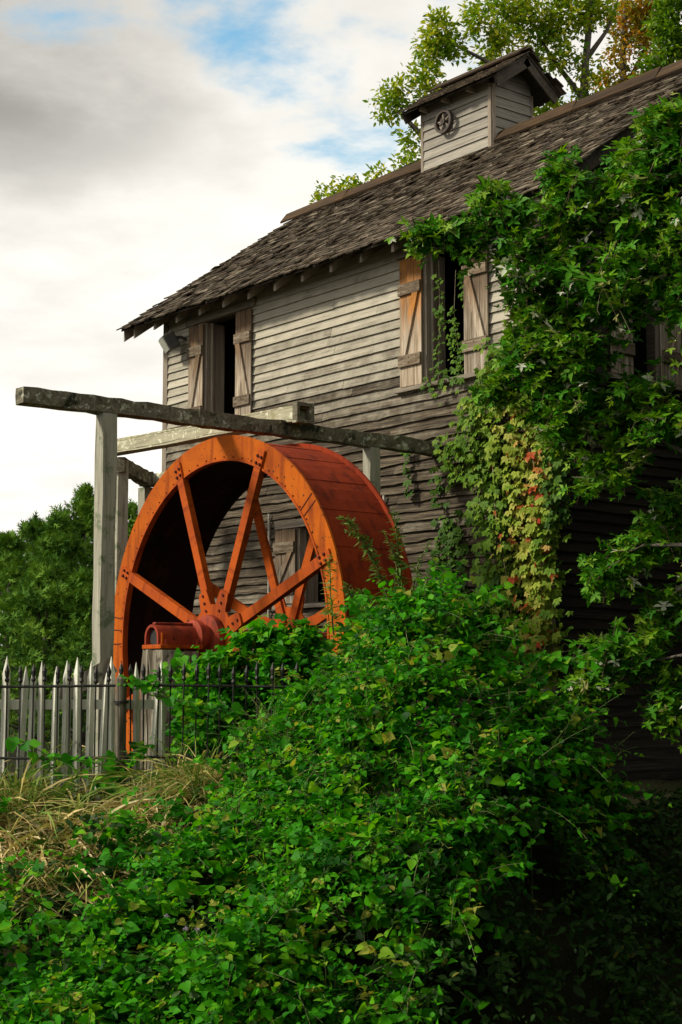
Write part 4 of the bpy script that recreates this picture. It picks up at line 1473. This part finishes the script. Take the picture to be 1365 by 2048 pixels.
# low ground vines on the left bank between the dry grass
gv = empty('ground_vine', 'low green vines creeping through the dry grass below the fence', 'vine', tuple(uv2w(-1.9, 12.0, -.2)))
d1, s1 = thicket_part(-3.4, -.7, 9.8, 13.2, 900, 9, .078, .30, keep=lambda u, v: (rg.random(len(u)) < np.where(v < 10.7, .9, np.where(u < -1.55, .50, np.where(v < 11.6, .9, .7)))))
d2, s2 = thicket_part(-3.2, -.2, 9.6, 11.2, 900, 9, .070, .28, keep=lambda u, v: (v < 11.2) | (u > -1.4))
leaves(T_HEART, cat(d1, d2), L_VINE, gv, nsingle=200)
tubes('stem', np.concatenate([s1, s2])[::2], np.linspace(.005, .002, 6), M_STEM, gv, 3)

# runners climbing along the fence
fv = empty('fence_vine', 'young green vine runners climbing along the iron fence rails', 'vine', tuple(uv2w(-2, 14.0, .9)))
segs = [((20, 1475, 13.7), (190, 1545, 13.6)), ((100, 1520, 13.7), (260, 1500, 13.9)), ((190, 1560, 13.7), (260, 1620, 13.5)), ((300, 1385, 13.95), (480, 1440, 13.8)), ((330, 1370, 13.98), (250, 1350, 14.0)),
        ((370, 1310, 14.3), (320, 1370, 14.0)), ((0, 1610, 13.4), (110, 1660, 13.2)), ((230, 1500, 13.95), (245, 1580, 13.8)), ((260, 1530, 13.9), (290, 1470, 14.0)), ((430, 1400, 14.0), (520, 1470, 13.7))]
b = np.array([sight(*a) for a, _ in segs])
e = np.array([sight(*c) for _, c in segs])
b, e = np.repeat(b, 2, 0) + rg.normal(0, .03, (len(b) * 2, 3)), np.repeat(e, 2, 0) + rg.normal(0, .04, (len(e) * 2, 3))
L = np.linalg.norm(e - b, axis=1)
p, T, Nn, S, pa = shoots(b, nrm(e - b), L, 15, .095, droop=.06, out=-np.broadcast_to(FW, b.shape))
leaves(T_HEART, [p, T, Nn, S, np.clip(rg.normal(.62, .16, len(p)), 0, 1)], L_VINE, fv, nsingle=300, rest='small_leaves')
tubes('stem', pa, np.linspace(.006, .003, 6), M_STEM, fv, 4)

# bush growing up behind the fence in front of the hub
bb = empty('leafy_bush', 'light green bush growing behind the fence in front of the wheel hub', 'bush', tuple(uv2w(-.5, 15.0, .3)))
m = 1500
q = nrm(rg.normal(size=(m, 3))) * (rg.random((m, 1)) ** .35)
pk = rg.random(m)
cu = np.where(pk < .55, -.62, np.where(pk < .78, .12, -1.22))
cen = CAM_P * [1, 1, 0] + RT * cu[:, None] + FW * 15.0 + UPV * np.where(cu < -1, 1.30, 1.40)[:, None]
P = cen + RT * q[:, 0:1] * np.where(cu < -1, .40, .70)[:, None] + FW * q[:, 1:2] * .45 + UPV * q[:, 2:3] * np.where(cu < -1, .70, .86)[:, None]
P = P[P[:, 2] > .35]
dv = nrm(rg.normal(size=P.shape) * .7 + UPV * .7 - FW * .3)
p, T, Nn, S, pa = shoots(P, dv, rg.uniform(.15, .38, len(P)), 9, .085, droop=.4)
leaves(T_HEART, [p, T, Nn, S, np.clip(np.repeat(rg.normal(.55, .2, len(P)), 9) + rg.normal(0, .1, len(p)), 0, 1)], L_VINE, bb, nsingle=200)
tubes('stem', pa[::2], np.linspace(.005, .002, 6), M_STEM, bb, 3)
segs = [((480, 1330, 14.7), (375, 1305, 14.6)), ((470, 1310, 14.7), (380, 1330, 14.6)), ((520, 1290, 14.8), (450, 1265, 14.8)), ((560, 1280, 14.9), (520, 1235, 14.9)), ((690, 1290, 14.8), (720, 1230, 14.8)), ((600, 1280, 14.8), (640, 1250, 14.8))]
b = np.repeat(np.array([sight(*a) for a, _ in segs]), 3, 0) + rg.normal(0, .04, (18, 3))
e = np.repeat(np.array([sight(*a) for _, a in segs]), 3, 0) + rg.normal(0, .05, (18, 3))
p, T, Nn, S, pa = shoots(b, nrm(e - b), np.linalg.norm(e - b, axis=1), 11, .10, droop=.1)
scatter('runner', T_HEART, p, T, Nn, S, np.clip(rg.normal(.72, .15, len(p)), 0, 1), L_VINE, bb)

# shaded brush in the hollow on the right and under the thicket
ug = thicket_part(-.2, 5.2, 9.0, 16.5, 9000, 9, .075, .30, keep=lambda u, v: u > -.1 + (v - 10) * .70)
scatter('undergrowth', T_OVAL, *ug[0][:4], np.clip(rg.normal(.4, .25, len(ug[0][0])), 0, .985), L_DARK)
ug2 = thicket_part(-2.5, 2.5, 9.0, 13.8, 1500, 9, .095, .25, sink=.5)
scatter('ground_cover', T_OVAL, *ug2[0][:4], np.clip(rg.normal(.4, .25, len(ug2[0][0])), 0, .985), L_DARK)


# ------------------------------------------------------------------ dry grass
def blades(root_p, length, lean, width, nseg=6):
    n = len(root_p)
    t = np.linspace(0, 1, nseg)[None, :, None]
    d = nrm(UPV * 1.0 + lean)
    kink = rg.uniform(.45, 1.25, (n, 1, 1))
    P = root_p[:, None] + d[:, None] * length[:, None, None] * t + (lean[:, None] * .7 - UPV * .75) * length[:, None, None] * kink * t ** 2.3
    tan = nrm(np.gradient(P, axis=1))
    side = nrm(np.cross(tan, UPV + rg.normal(0, .5, (n, 1, 3))))
    wv = width[:, None, None] * np.interp(np.linspace(0, 1, nseg), [0, .3, .8, 1], [.6, 1, .6, .05])[None, :, None]
    A, B = P - side * wv, P + side * wv
    V = np.stack([A, B], 2).reshape(n, nseg * 2, 3)
    F = np.array([[(2 * i, 2 * i + 1, 2 * i + 3), (2 * i, 2 * i + 3, 2 * i + 2)] for i in range(nseg - 1)]).reshape(-1, 3)
    return V, F


def grass(name, clumps, mat, seed_tone):
    Vs, Cs, F0 = [], [], None
    for px, py, d, spread, n, ln, tone, updn in clumps:
        c = sight(px, py, d)
        p = c + RT * rg.normal(0, spread, (n, 1)) + FW * rg.normal(0, spread * .6, (n, 1))
        u, v = to_uv(p)
        p[:, 2] = np.maximum(ground_h(u, v) - .02, c[2] - .25)
        lean = np.concatenate([rg.normal(0, .55, (n, 2)), np.zeros((n, 1))], 1)
        V, F = blades(p, ln * rg.uniform(.55, 1.2, n), lean * updn, rg.uniform(.004, .012, n) * np.where(rg.random(n) < .08, 2.0, 1.0))
        Vs.append(V)
        Cs.append(np.clip(rg.normal(tone, .2, n), 0, 1))
        F0 = F
    V = np.concatenate(Vs)
    C = np.concatenate(Cs)
    n, k, _ = V.shape
    F = (F0[None] + (np.arange(n) * k)[:, None, None]).reshape(-1, 3)
    me = bpy.data.meshes.new(name)
    me.from_pydata(V.reshape(-1, 3).tolist(), [], F.tolist())
    a = me.attributes.new('tone', 'FLOAT', 'POINT')
    a.data.foreach_set('value', np.repeat(C, k).astype(np.float32))
    me.materials.append(mat)
    me.shade_smooth()
    o = link(name, me)
    o['kind'] = 'stuff'
    return o


grass('dry_grass', [
    (400, 1590, 13.5, .22, 300, 1.0, .50, .8), (420, 1570, 13.4, .2, 120, 1.0, .25, .8), (30, 1620, 13.3, .3, 150, 1.0, .2, .8), (20, 1620, 13.5, .2, 90, .9, .3, .7), (470, 1560, 13.5, .15, 90, .7, .5, 1.0), (200, 1620, 13.6, .35, 40, .6, .5, .8), (350, 1620, 13.3, .25, 110, .45, .72, 1.3), (440, 1560, 13.6, .14, 90, .6, .5, 1.0), (380, 1540, 13.7, .10, 60, .75, .15, .8),
    (60, 1640, 13.2, .25, 200, .42, .62, 1.2), (20, 1590, 13.6, .2, 40, .7, .35, .9), (120, 1610, 13.6, .25, 70, .28, .6, 1.2), (190, 1620, 13.4, .25, 80, .3, .6, 1.3),
    (30, 1760, 12.6, .25, 260, .55, .72, 1.6), (90, 1800, 12.3, .28, 260, .55, .6, 1.5), (10, 1860, 12.0, .25, 200, .5, .6, 1.5), (150, 1760, 12.5, .22, 150, .5, .5, 1.4),
    (270, 1640, 13.2, .25, 180, .4, .7, 1.5), (180, 1850, 11.9, .2, 90, .5, .55, 1.4), (330, 1680, 12.9, .25, 90, .45, .6, 1.5), (230, 1720, 12.7, .3, 120, .45, .6, 1.4),
    (40, 1690, 12.9, .3, 330, .55, .70, 1.8), (60, 1740, 12.5, .35, 300, .6, .60, 1.5), (130, 1700, 12.8, .3, 180, .5, .55, 1.4), (40, 1830, 12.0, .3, 240, .6, .62, 1.5), (20, 1640, 13.2, .2, 120, .9, .35, .8), (110, 1680, 12.9, .25, 80, .8, .3, .9), (-30, 1650, 13.2, .3, 160, .7, .5, 1.0), (60, 1590, 13.75, .5, 80, .22, .55, 1.0), (250, 1590, 13.75, .4, 80, .24, .6, 1.0)], L_STRAW, 0)
grass('green_grass', [(390, 1560, 13.7, .12, 80, .85, .12, .7), (30, 1850, 11.9, .3, 140, .5, .15, 1.1), (110, 1850, 11.9, .3, 120, .5, .15, 1.1), (10, 1560, 13.8, .15, 60, .7, .15, .8), (-20, 1480, 30, 3.0, 500, .4, .12, .8), (150, 1480, 26, 3.0, 600, .4, .15, .8)], L_STRAW, 0)

# ------------------------------------------------------------------ tall weeds against the wheel
def weed(pts, n, size, tone, label):
    n, size, tone = int(n * 1.5), size * 1.1, max(.1, min(.9, tone - .12))
    P = np.array([sight(*q) for q in pts])
    root = empty('tall_weed', label, 'weed', tuple(P[0]), 'tall weeds before the wheel')
    t = np.linspace(0, 1, 12)
    tt = np.linspace(0, 1, len(P))
    path = np.stack([np.interp(t, tt, P[:, i]) for i in range(3)], 1)
    tubes('stem', path[None], np.linspace(.010, .003, 12), M_STEM, root, 5, kind=None)
    s_ = rg.random(n) ** .8
    pos = np.stack([np.interp(s_, tt, P[:, i]) for i in range(3)], 1)
    a = rg.random(n) * 2 * np.pi
    T = np.stack([np.cos(a), np.sin(a), rg.normal(.25, .3, n)], 1)
    sz = size * (1.1 - .55 * s_) * rg.uniform(.7, 1.3, n)
    scatter('foliage', T_LANCE, pos, T, UPV + rg.normal(0, .5, (n, 3)), sz, np.clip(rg.normal(tone, .15, n), 0, 1), L_WEED, root)


weed([(785, 1240, 14.2), (765, 1160, 14.2), (735, 1090, 14.1), (705, 1050, 14.1), (685, 1035, 14)], 130, .10, .55, 'arching feathery weed crossing the wheel rim, tip leaning left')
weed([(745, 1120, 14.1), (715, 1070, 14.1), (690, 1062, 14.1)], 50, .08, .6, 'short side shoot of feathery weed before the dark buckets')
weed([(805, 1230, 14.3), (800, 1150, 14.3), (795, 1080, 14.3), (788, 1022, 14.3)], 110, .11, .45, 'upright leafy weed stem beside the right rim of the wheel')
weed([(800, 1180, 14.3), (790, 1105, 14.3), (765, 1060, 14.3)], 50, .07, .7, 'thin pale weed bending left over the right rim')
weed([(668, 1270, 14.3), (662, 1200, 14.3), (660, 1110, 14.3)], 90, .11, .95, 'yellowish weed standing in front of the wheel rim')
weed([(725, 1250, 14.2), (705, 1200, 14.2), (690, 1165, 14.2)], 70, .09, .5, 'small feathery weed below the spoke end')
weed([(760, 1240, 14.2), (730, 1190, 14.2), (722, 1180, 14.2)], 50, .08, .5, 'small green weed tuft at the foot of the buckets')
weed([(832, 1200, 14.4), (835, 1130, 14.4), (862, 1080, 14.4)], 60, .07, .6, 'thin sparse weed standing before the dark boards')
weed([(1100, 1470, 12.9), (1160, 1440, 12.8), (1215, 1420, 12.8)], 60, .08, .35, 'spiky weed leaning right out of the vine heap')

# ------------------------------------------------------------------ lavender flowers low in the vines
for px, py, d, lab in ((283, 1848, 11.2, 'lavender flower head lowest of the group at left'), (290, 1824, 11.25, 'lavender flower head just above the lowest one'), (333, 1834, 11.2, 'small lavender flower head highest in the group'),
                       (372, 1858, 11.1, 'tiny pale lavender flower beside the whitest one'), (394, 1861, 11.1, 'palest lavender flower head at the right of the group')):
    c = sight(px, py, d - .35)
    r_ = empty('wild_flower', lab, 'flower', tuple(c - UPV * .12), 'lavender flowers in the vines')
    MB().tube([(0, 0, -.1), (.01, 0, .05), (0, 0, .115)], [.003, .003, .003], 4).build('stem', M_STEM, r_)
    n = 40
    q = nrm(rg.normal(size=(n, 3)))
    q[:, 2] = np.abs(q[:, 2])
    scatter('flower_head', T_LANCE, c + q * .004, q, rg.normal(size=(n, 3)), rg.uniform(.014, .024, n), rg.random(n), L_FLOW, r_, kind=None)

# ------------------------------------------------------------------ creeper on the wall
def wall_pts(strands, y=-.10):
    P, W = [], []
    for pts, n, k in strands:
        a = np.array(pts, float)
        s_ = rg.random(n)
        tt = np.linspace(0, 1, len(a))
        x = np.interp(s_, tt, a[:, 0]) + rg.normal(0, .5, n) * np.interp(s_, tt, a[:, 2])
        yy = np.interp(s_, tt, a[:, 1]) + rg.normal(0, 14, n)
        for X, Yy in zip(x, yy):
            d = sight(X, Yy, 1.0) - CAM_P
            P.append(CAM_P + d * ((y - CAM_P[1]) / d[1]))
            W.append((X, Yy, k))
    return np.array(P), np.array(W)


main = [([(1035, 690, 60), (1045, 780, 90), (1055, 870, 110), (1070, 960, 100), (1085, 1050, 80), (1092, 1150, 84), (1104, 1250, 80), (1110, 1340, 46)], 1600, 1),
        ([(965, 860, 40), (985, 950, 45), (990, 1040, 40), (1005, 1110, 34), (1015, 1180, 50), (1030, 1260, 50)], 420, 0),
        ([(1000, 800, 50), (965, 830, 30), (940, 845, 16)], 60, 0),
        ([(960, 900, 24), (920, 897, 18), (893, 905, 10)], 60, 0), ([(970, 945, 20), (920, 950, 14), (885, 955, 8)], 36, 0),
        ([(1150, 880, 50), (1170, 960, 50), (1160, 1030, 50)], 130, -1), ([(1130, 760, 80), (1140, 850, 60)], 160, -1)]
cr = empty('wall_creeper', 'five-leaved creeper turning yellow and red as it hangs down the mill wall', 'creeper', (7.6, -.1, 0.4))
P, W = wall_pts(main)
n = len(P)
P[:, 1] += -rg.random(n) ** 1.5 * .28
over = P[:, 0] > LEN + .12
P[over, 0] = LEN + .12 + (P[over, 0] - LEN - .12) * .45
yel = np.exp(-((W[:, 0] - 1070 - 22 * np.sin(W[:, 1] / 47)) / 66) ** 2) * sstep(700, 860, W[:, 1])
tone = np.clip(.31 + .31 * yel * (W[:, 2] > 0) + rg.normal(0, .09, n) - .20 * (W[:, 2] < 0), 0, .76)
redp = (  .03 + .30 * np.exp(-((W[:, 0] - 1088) / 26) ** 2 - ((W[:, 1] - 950) / 55) ** 2) + .16 * yel * sstep(840, 900, W[:, 1])) * (W[:, 2] > 0) * (W[:, 1] > 790)
red = rg.random(n) < redp
tone = np.where(red, rg.uniform(.78, 1.0, n), tone)
T = np.stack([rg.normal(0, .35, n), -.25 - .3 * rg.random(n), -1 + rg.normal(0, .3, n)], 1)
N_ = np.stack([rg.normal(-.05, .45, n), -1 + rg.normal(0, .2, n), .55 + rg.normal(0, .4, n)], 1)
leaves(T_PALM, [P, T, N_, .082 * np.exp(rg.normal(0, .22, n)), tone], L_CREEP, cr, nsingle=300)
pa = []
for pts in ([(1040, 780), (1060, 900), (1052, 980), (1020, 1070)], [(1046, 800), (1070, 930), (1058, 1010), (1030, 1060)], [(1080, 900), (1090, 1050), (1105, 1200), (1110, 1345)], [(985, 900), (990, 1020), (1010, 1130), (1025, 1250)], [(960, 900), (900, 905), (893, 905), (892, 906)]):
    q = []
    for x, y in pts:
        d = sight(x, y, 1.0) - CAM_P
        q.append(CAM_P + d * ((-.2 - CAM_P[1]) / d[1]))
    q = np.array(q)
    t = np.linspace(0, 1, 12)
    pa.append(np.stack([np.interp(t, np.linspace(0, 1, 4), q[:, i]) for i in range(3)], 1))
tubes('stem', pa, .008, M_TWIG, cr, 5, kind='stuff')

cr2 = empty('wall_creeper', 'small dark green creeper climbing the lower boards right of the wheel', 'creeper', (6.6, -.06, .5))
P, W = wall_pts([([(905, 1035, 22), (905, 1100, 34), (915, 1170, 48), (930, 1220, 60)], 210, 0), ([(960, 1190, 60), (1010, 1240, 50)], 150, 0), ([(820, 905, 6), (822, 985, 8)], 16, 0), ([(880, 950, 8), (878, 1010, 8)], 12, 0)], -.07)
n = len(P)
P[:, 1] -= rg.random(n) * .12
leaves(T_PALM, [P, np.stack([rg.normal(0, .4, n), -.2 + 0 * P[:, 0], -1 + 0 * P[:, 0]], 1), np.stack([rg.normal(0, .4, n), -1 + 0 * P[:, 0], .5 + rg.normal(0, .3, n)], 1), .075 * np.exp(rg.normal(0, .2, n)), np.clip(rg.normal(.10, .07, n), 0, .3)], L_CREEP, cr2, nsingle=200)

cw = empty('window_creeper', 'thin green creeper strands hanging in the upper window opening', 'creeper', (6.4, .05, 5.5))
P, W = wall_pts([([(876, 560, 6), (880, 620, 10), (878, 690, 12), (876, 755, 14)], 70, 0), ([(908, 625, 4), (905, 665, 10), (915, 700, 12), (926, 735, 10)], 70, 0), ([(895, 690, 8), (905, 680, 5)], 10, 0), ([(865, 760, 14), (885, 775, 16), (940, 770, 24)], 34, 0), ([(905, 742, 12), (930, 745, 10)], 24, 0), ([(925, 560, 5), (930, 600, 5)], 20, 0)], -.02)
n = len(P)
P[:, 1] += rg.uniform(-.05, .05, n)
low = W[:, 1] > 752
P[low, 1] -= .13
leaves(T_PALM, [P, np.stack([rg.normal(0, .5, n), -.3 + 0 * P[:, 0], -.8 + 0 * P[:, 0]], 1), np.stack([rg.normal(0, .4, n), -1 + 0 * P[:, 0], .6 + rg.normal(0, .3, n)], 1), .046 * np.exp(rg.normal(0, .25, n)), np.clip(rg.normal(.24, .09, n), 0, .5)], L_CREEP, cw, nsingle=150)
pa = []
for pts in ([(878, 520), (880, 620), (877, 760)], [(912, 540), (908, 640), (925, 745)]):
    q = np.array([CAM_P + (sight(x, y, 1) - CAM_P) * ((.0 - CAM_P[1]) / (sight(x, y, 1) - CAM_P)[1]) for x, y in pts])
    pa.append(np.stack([np.interp(np.linspace(0, 1, 8), np.linspace(0, 1, 3), q[:, i]) for i in range(3)], 1))
tubes('stem', pa, .004, M_TWIG, cw, 4)

# ------------------------------------------------------------------ the silver maple on the right
TB = uv2w(4.9, 13.4, .1)
mp = empty('maple_tree', 'silver maple whose leafy boughs hang in from the right across the mill', 'tree', tuple(TB))
limb_px = [[(1790, 1300, 13.4), (1620, 950, 13.6), (1450, 620, 14.0), (1300, 530, 14.3), (1180, 440, 14.6), (1060, 420, 14.9), (900, 460, 15.1)],
           [(1780, 1100, 13.4), (1600, 700, 13.6), (1420, 420, 14.0), (1300, 310, 14.2), (1240, 280, 14.3)],
           [(1790, 1300, 13.4), (1600, 1000, 13.7), (1420, 930, 14.2), (1270, 850, 14.7), (1100, 700, 15.1), (990, 750, 15.3)],
           [(1790, 1300, 13.4), (1600, 1150, 13.5), (1420, 1090, 14.4), (1290, 1090, 15.2), (1190, 1140, 15.4)],
           [(1790, 1400, 13.3), (1600, 1330, 13.3), (1420, 1300, 14.3), (1260, 1330, 15.2)],
           [(1450, 600, 14.0), (1300, 580, 14.3), (1180, 570, 14.6), (1060, 560, 14.9)]]
MB().tube([(0, 0, -.5), (0.05, 0, 1.5), (0, .1, 3.5), (-.1, 0, 6), (0, 0, 9)], [.26, .22, .19, .13, .06], 10).build('trunk', M_BARK, mp, smooth=True)
for lb in limb_px:
    pts = [sight(*q) - TB for q in lb]
    MB().tube(pts, np.linspace(.045, .006, len(pts)), 7).build('branch', M_BARK, mp, smooth=True)
ELL = [(1290, 400, 14.4, 90, 150, .6, 100), (1335, 300, 14.2, 60, 90, .5, 60), (1150, 410, 14.6, 90, 75, .5, 62), (1120, 345, 14.6, 30, 30, .25, 12), (1010, 430, 14.9, 60, 40, .35, 30), (975, 385, 15, 26, 20, .2, 9), (890, 460, 15.1, 52, 32, .28, 26), (850, 470, 15.1, 28, 18, .2, 10), (940, 480, 15, 40, 25, .25, 14),
       (1080, 520, 14.8, 95, 70, .5, 62), (1015, 505, 15, 36, 34, .3, 13), (1230, 560, 14.4, 110, 90, .6, 85), (1340, 520, 14.1, 60, 130, .6, 70), (1110, 640, 14.9, 80, 80, .5, 62), (1170, 690, 14.6, 60, 60, .5, 36), (1060, 700, 15.1, 55, 45, .35, 34), (1000, 772, 15.3, 46, 26, .3, 22), (1060, 620, 15, 40, 50, .3, 20),
       (1170, 800, 14.9, 80, 65, .5, 48), (1090, 770, 15.1, 70, 50, .4, 38), (1260, 850, 14.8, 60, 60, .4, 30), (1230, 920, 14.8, 55, 40, .4, 18), (1330, 830, 14.3, 60, 50, .4, 26), (1320, 245, 14.2, 40, 40, .4, 22), (1270, 770, 14.5, 60, 25, .3, 16), (1120, 850, 15.0, 50, 40, .4, 14),
       (1300, 1070, 15.4, 70, 40, .5, 26), (1220, 1130, 15.4, 60, 45, .4, 26), (1340, 1000, 15.2, 40, 60, .4, 18), (1250, 1300, 15.2, 100, 60, .5, 40), (1340, 1390, 15, 40, 70, .4, 26), (1190, 1360, 15.2, 50, 40, .4, 18), (1330, 1220, 15.3, 50, 70, .5, 24), (1165, 940, 15.6, 40, 40, .4, 9),
       (1480, 500, 13.4, 120, 400, 1.2, 260), (1500, 1050, 13.3, 110, 200, 1.0, 120), (1620, 200, 13, 220, 300, 1.6, 240), (1520, -20, 13.2, 110, 150, 1.0, 80), (1640, 800, 12.6, 200, 400, 1.6, 260), (1480, 1350, 12.6, 90, 120, .8, 60),  # from here on: crown clumps out of view, added for shade overhead
       (1650, 500, 11.0, 230, 500, 1.2, 240), (1700, 900, 10.0, 240, 400, 1.2, 200)]
B_, D_ = [], []
for cx, cy, d, rx, ry, rd, k in ELL:
    c = sight(cx, cy, d)
    m = int(k * 1.3)
    q = nrm(rg.normal(size=(m, 3))) * (rg.random((m, 1)) ** .5)
    B_.append(c + RT * q[:, 0:1] * rx * d / FPX + UPV * q[:, 2:3] * ry * d / FPX + FW * q[:, 1:2] * rd)
    D_.append(nrm(-RT * .55 - UPV * .15 + rg.normal(0, .6, (m, 3))))
B_, D_ = np.concatenate(B_), np.concatenate(D_)
n = len(B_)
L = rg.uniform(.16, .36, n)
p, T, Nn, S, pa = shoots(B_ - D_ * L[:, None] * .5, D_, L, 8, .125, droop=.5, upb=.75, outb=.3, rnd_n=.5, petiole=.4, hang=.75, out=-np.broadcast_to(FW, D_.shape), szvar=.22)
tone = np.clip(np.repeat(rg.normal(.60, .20, n), 8) + rg.normal(0, .12, len(p)), 0, .93)
tone = np.where(rg.random(len(p)) < np.repeat(np.where(rg.random(n) < .12, .28, .015), 8), .97, tone)
leaves(T_MAPLE, [p, T, Nn, S, tone], L_MAPLE, mp, nsingle=300, rest='crown')
tubes('twig', pa, np.linspace(.006, .002, 6), M_BROWNTWIG, mp, 3)
# bare pale twigs dangling before the dark gable
tw = []
for pts in ([(1145, 955, 15), (1200, 955, 15), (1235, 972, 15), (1265, 972, 15)], [(1170, 860, 15), (1162, 890, 15), (1165, 915, 15), (1168, 925, 15)], [(1255, 880, 15), (1240, 910, 15), (1235, 940, 15), (1230, 940, 15)],
            [(1215, 560, 14), (1200, 590, 14), (1195, 620, 14), (1200, 630, 14)], [(1240, 620, 14), (1250, 640, 14), (1265, 672, 14), (1266, 675, 14)], [(1190, 515, 14), (1250, 518, 14), (1268, 530, 14), (1280, 545, 14)]):
    q = np.array([sight(*a) for a in pts])
    tw.append(np.stack([np.interp(np.linspace(0, 1, 10), np.linspace(0, 1, 4), q[:, i]) for i in range(3)], 1))
tubes('dead_twig', tw, np.linspace(.006, .003, 10), M_TWIG, mp, 4)

# unseen wood at right, overhead and behind the camera, added to block skylight
P, T, N_, S, C = [], [], [], [], []
for u, v, zc, r0, rz0, m in ((7.5, 12, 5.5, 2.6, 4.5, 2600), (7.0, 17, 6, 2.2, 5.0, 2400), (8.5, 21, 6, 2.6, 5.5, 2600), (6.8, 7.0, 5.0, 2.4, 4.5, 2400), (5.6, 2.0, 5.0, 2.2, 4.2, 2200), (9.5, 15, 6.5, 3, 6, 2600),
                           (4.0, -3.0, 4.5, 2.6, 4.5, 2400), (0.5, -6.0, 5.0, 3.0, 4.8, 2600), (4.4, 9.0, 7.6, 1.8, 1.3, 1400), (4.2, 6.0, 6.8, 2.0, 1.3, 1400)):
    q = nrm(rg.normal(size=(m, 3))) * (rg.random((m, 1)) ** .4)
    P.append(uv2w(u, v, zc) + q * [r0, r0, rz0])
    T.append(q + rg.normal(0, .5, (m, 3)) - UPV * .5)
    N_.append(UPV * .6 + rg.normal(0, .6, (m, 3)))
    S.append(rg.uniform(.22, .42, m))
    C.append(np.clip(rg.normal(.35, .2, m), 0, .9))
scatter('shade_woodland', T_MAPLE, *[np.concatenate(a) for a in (P, T, N_, S, C)], L_DARK)
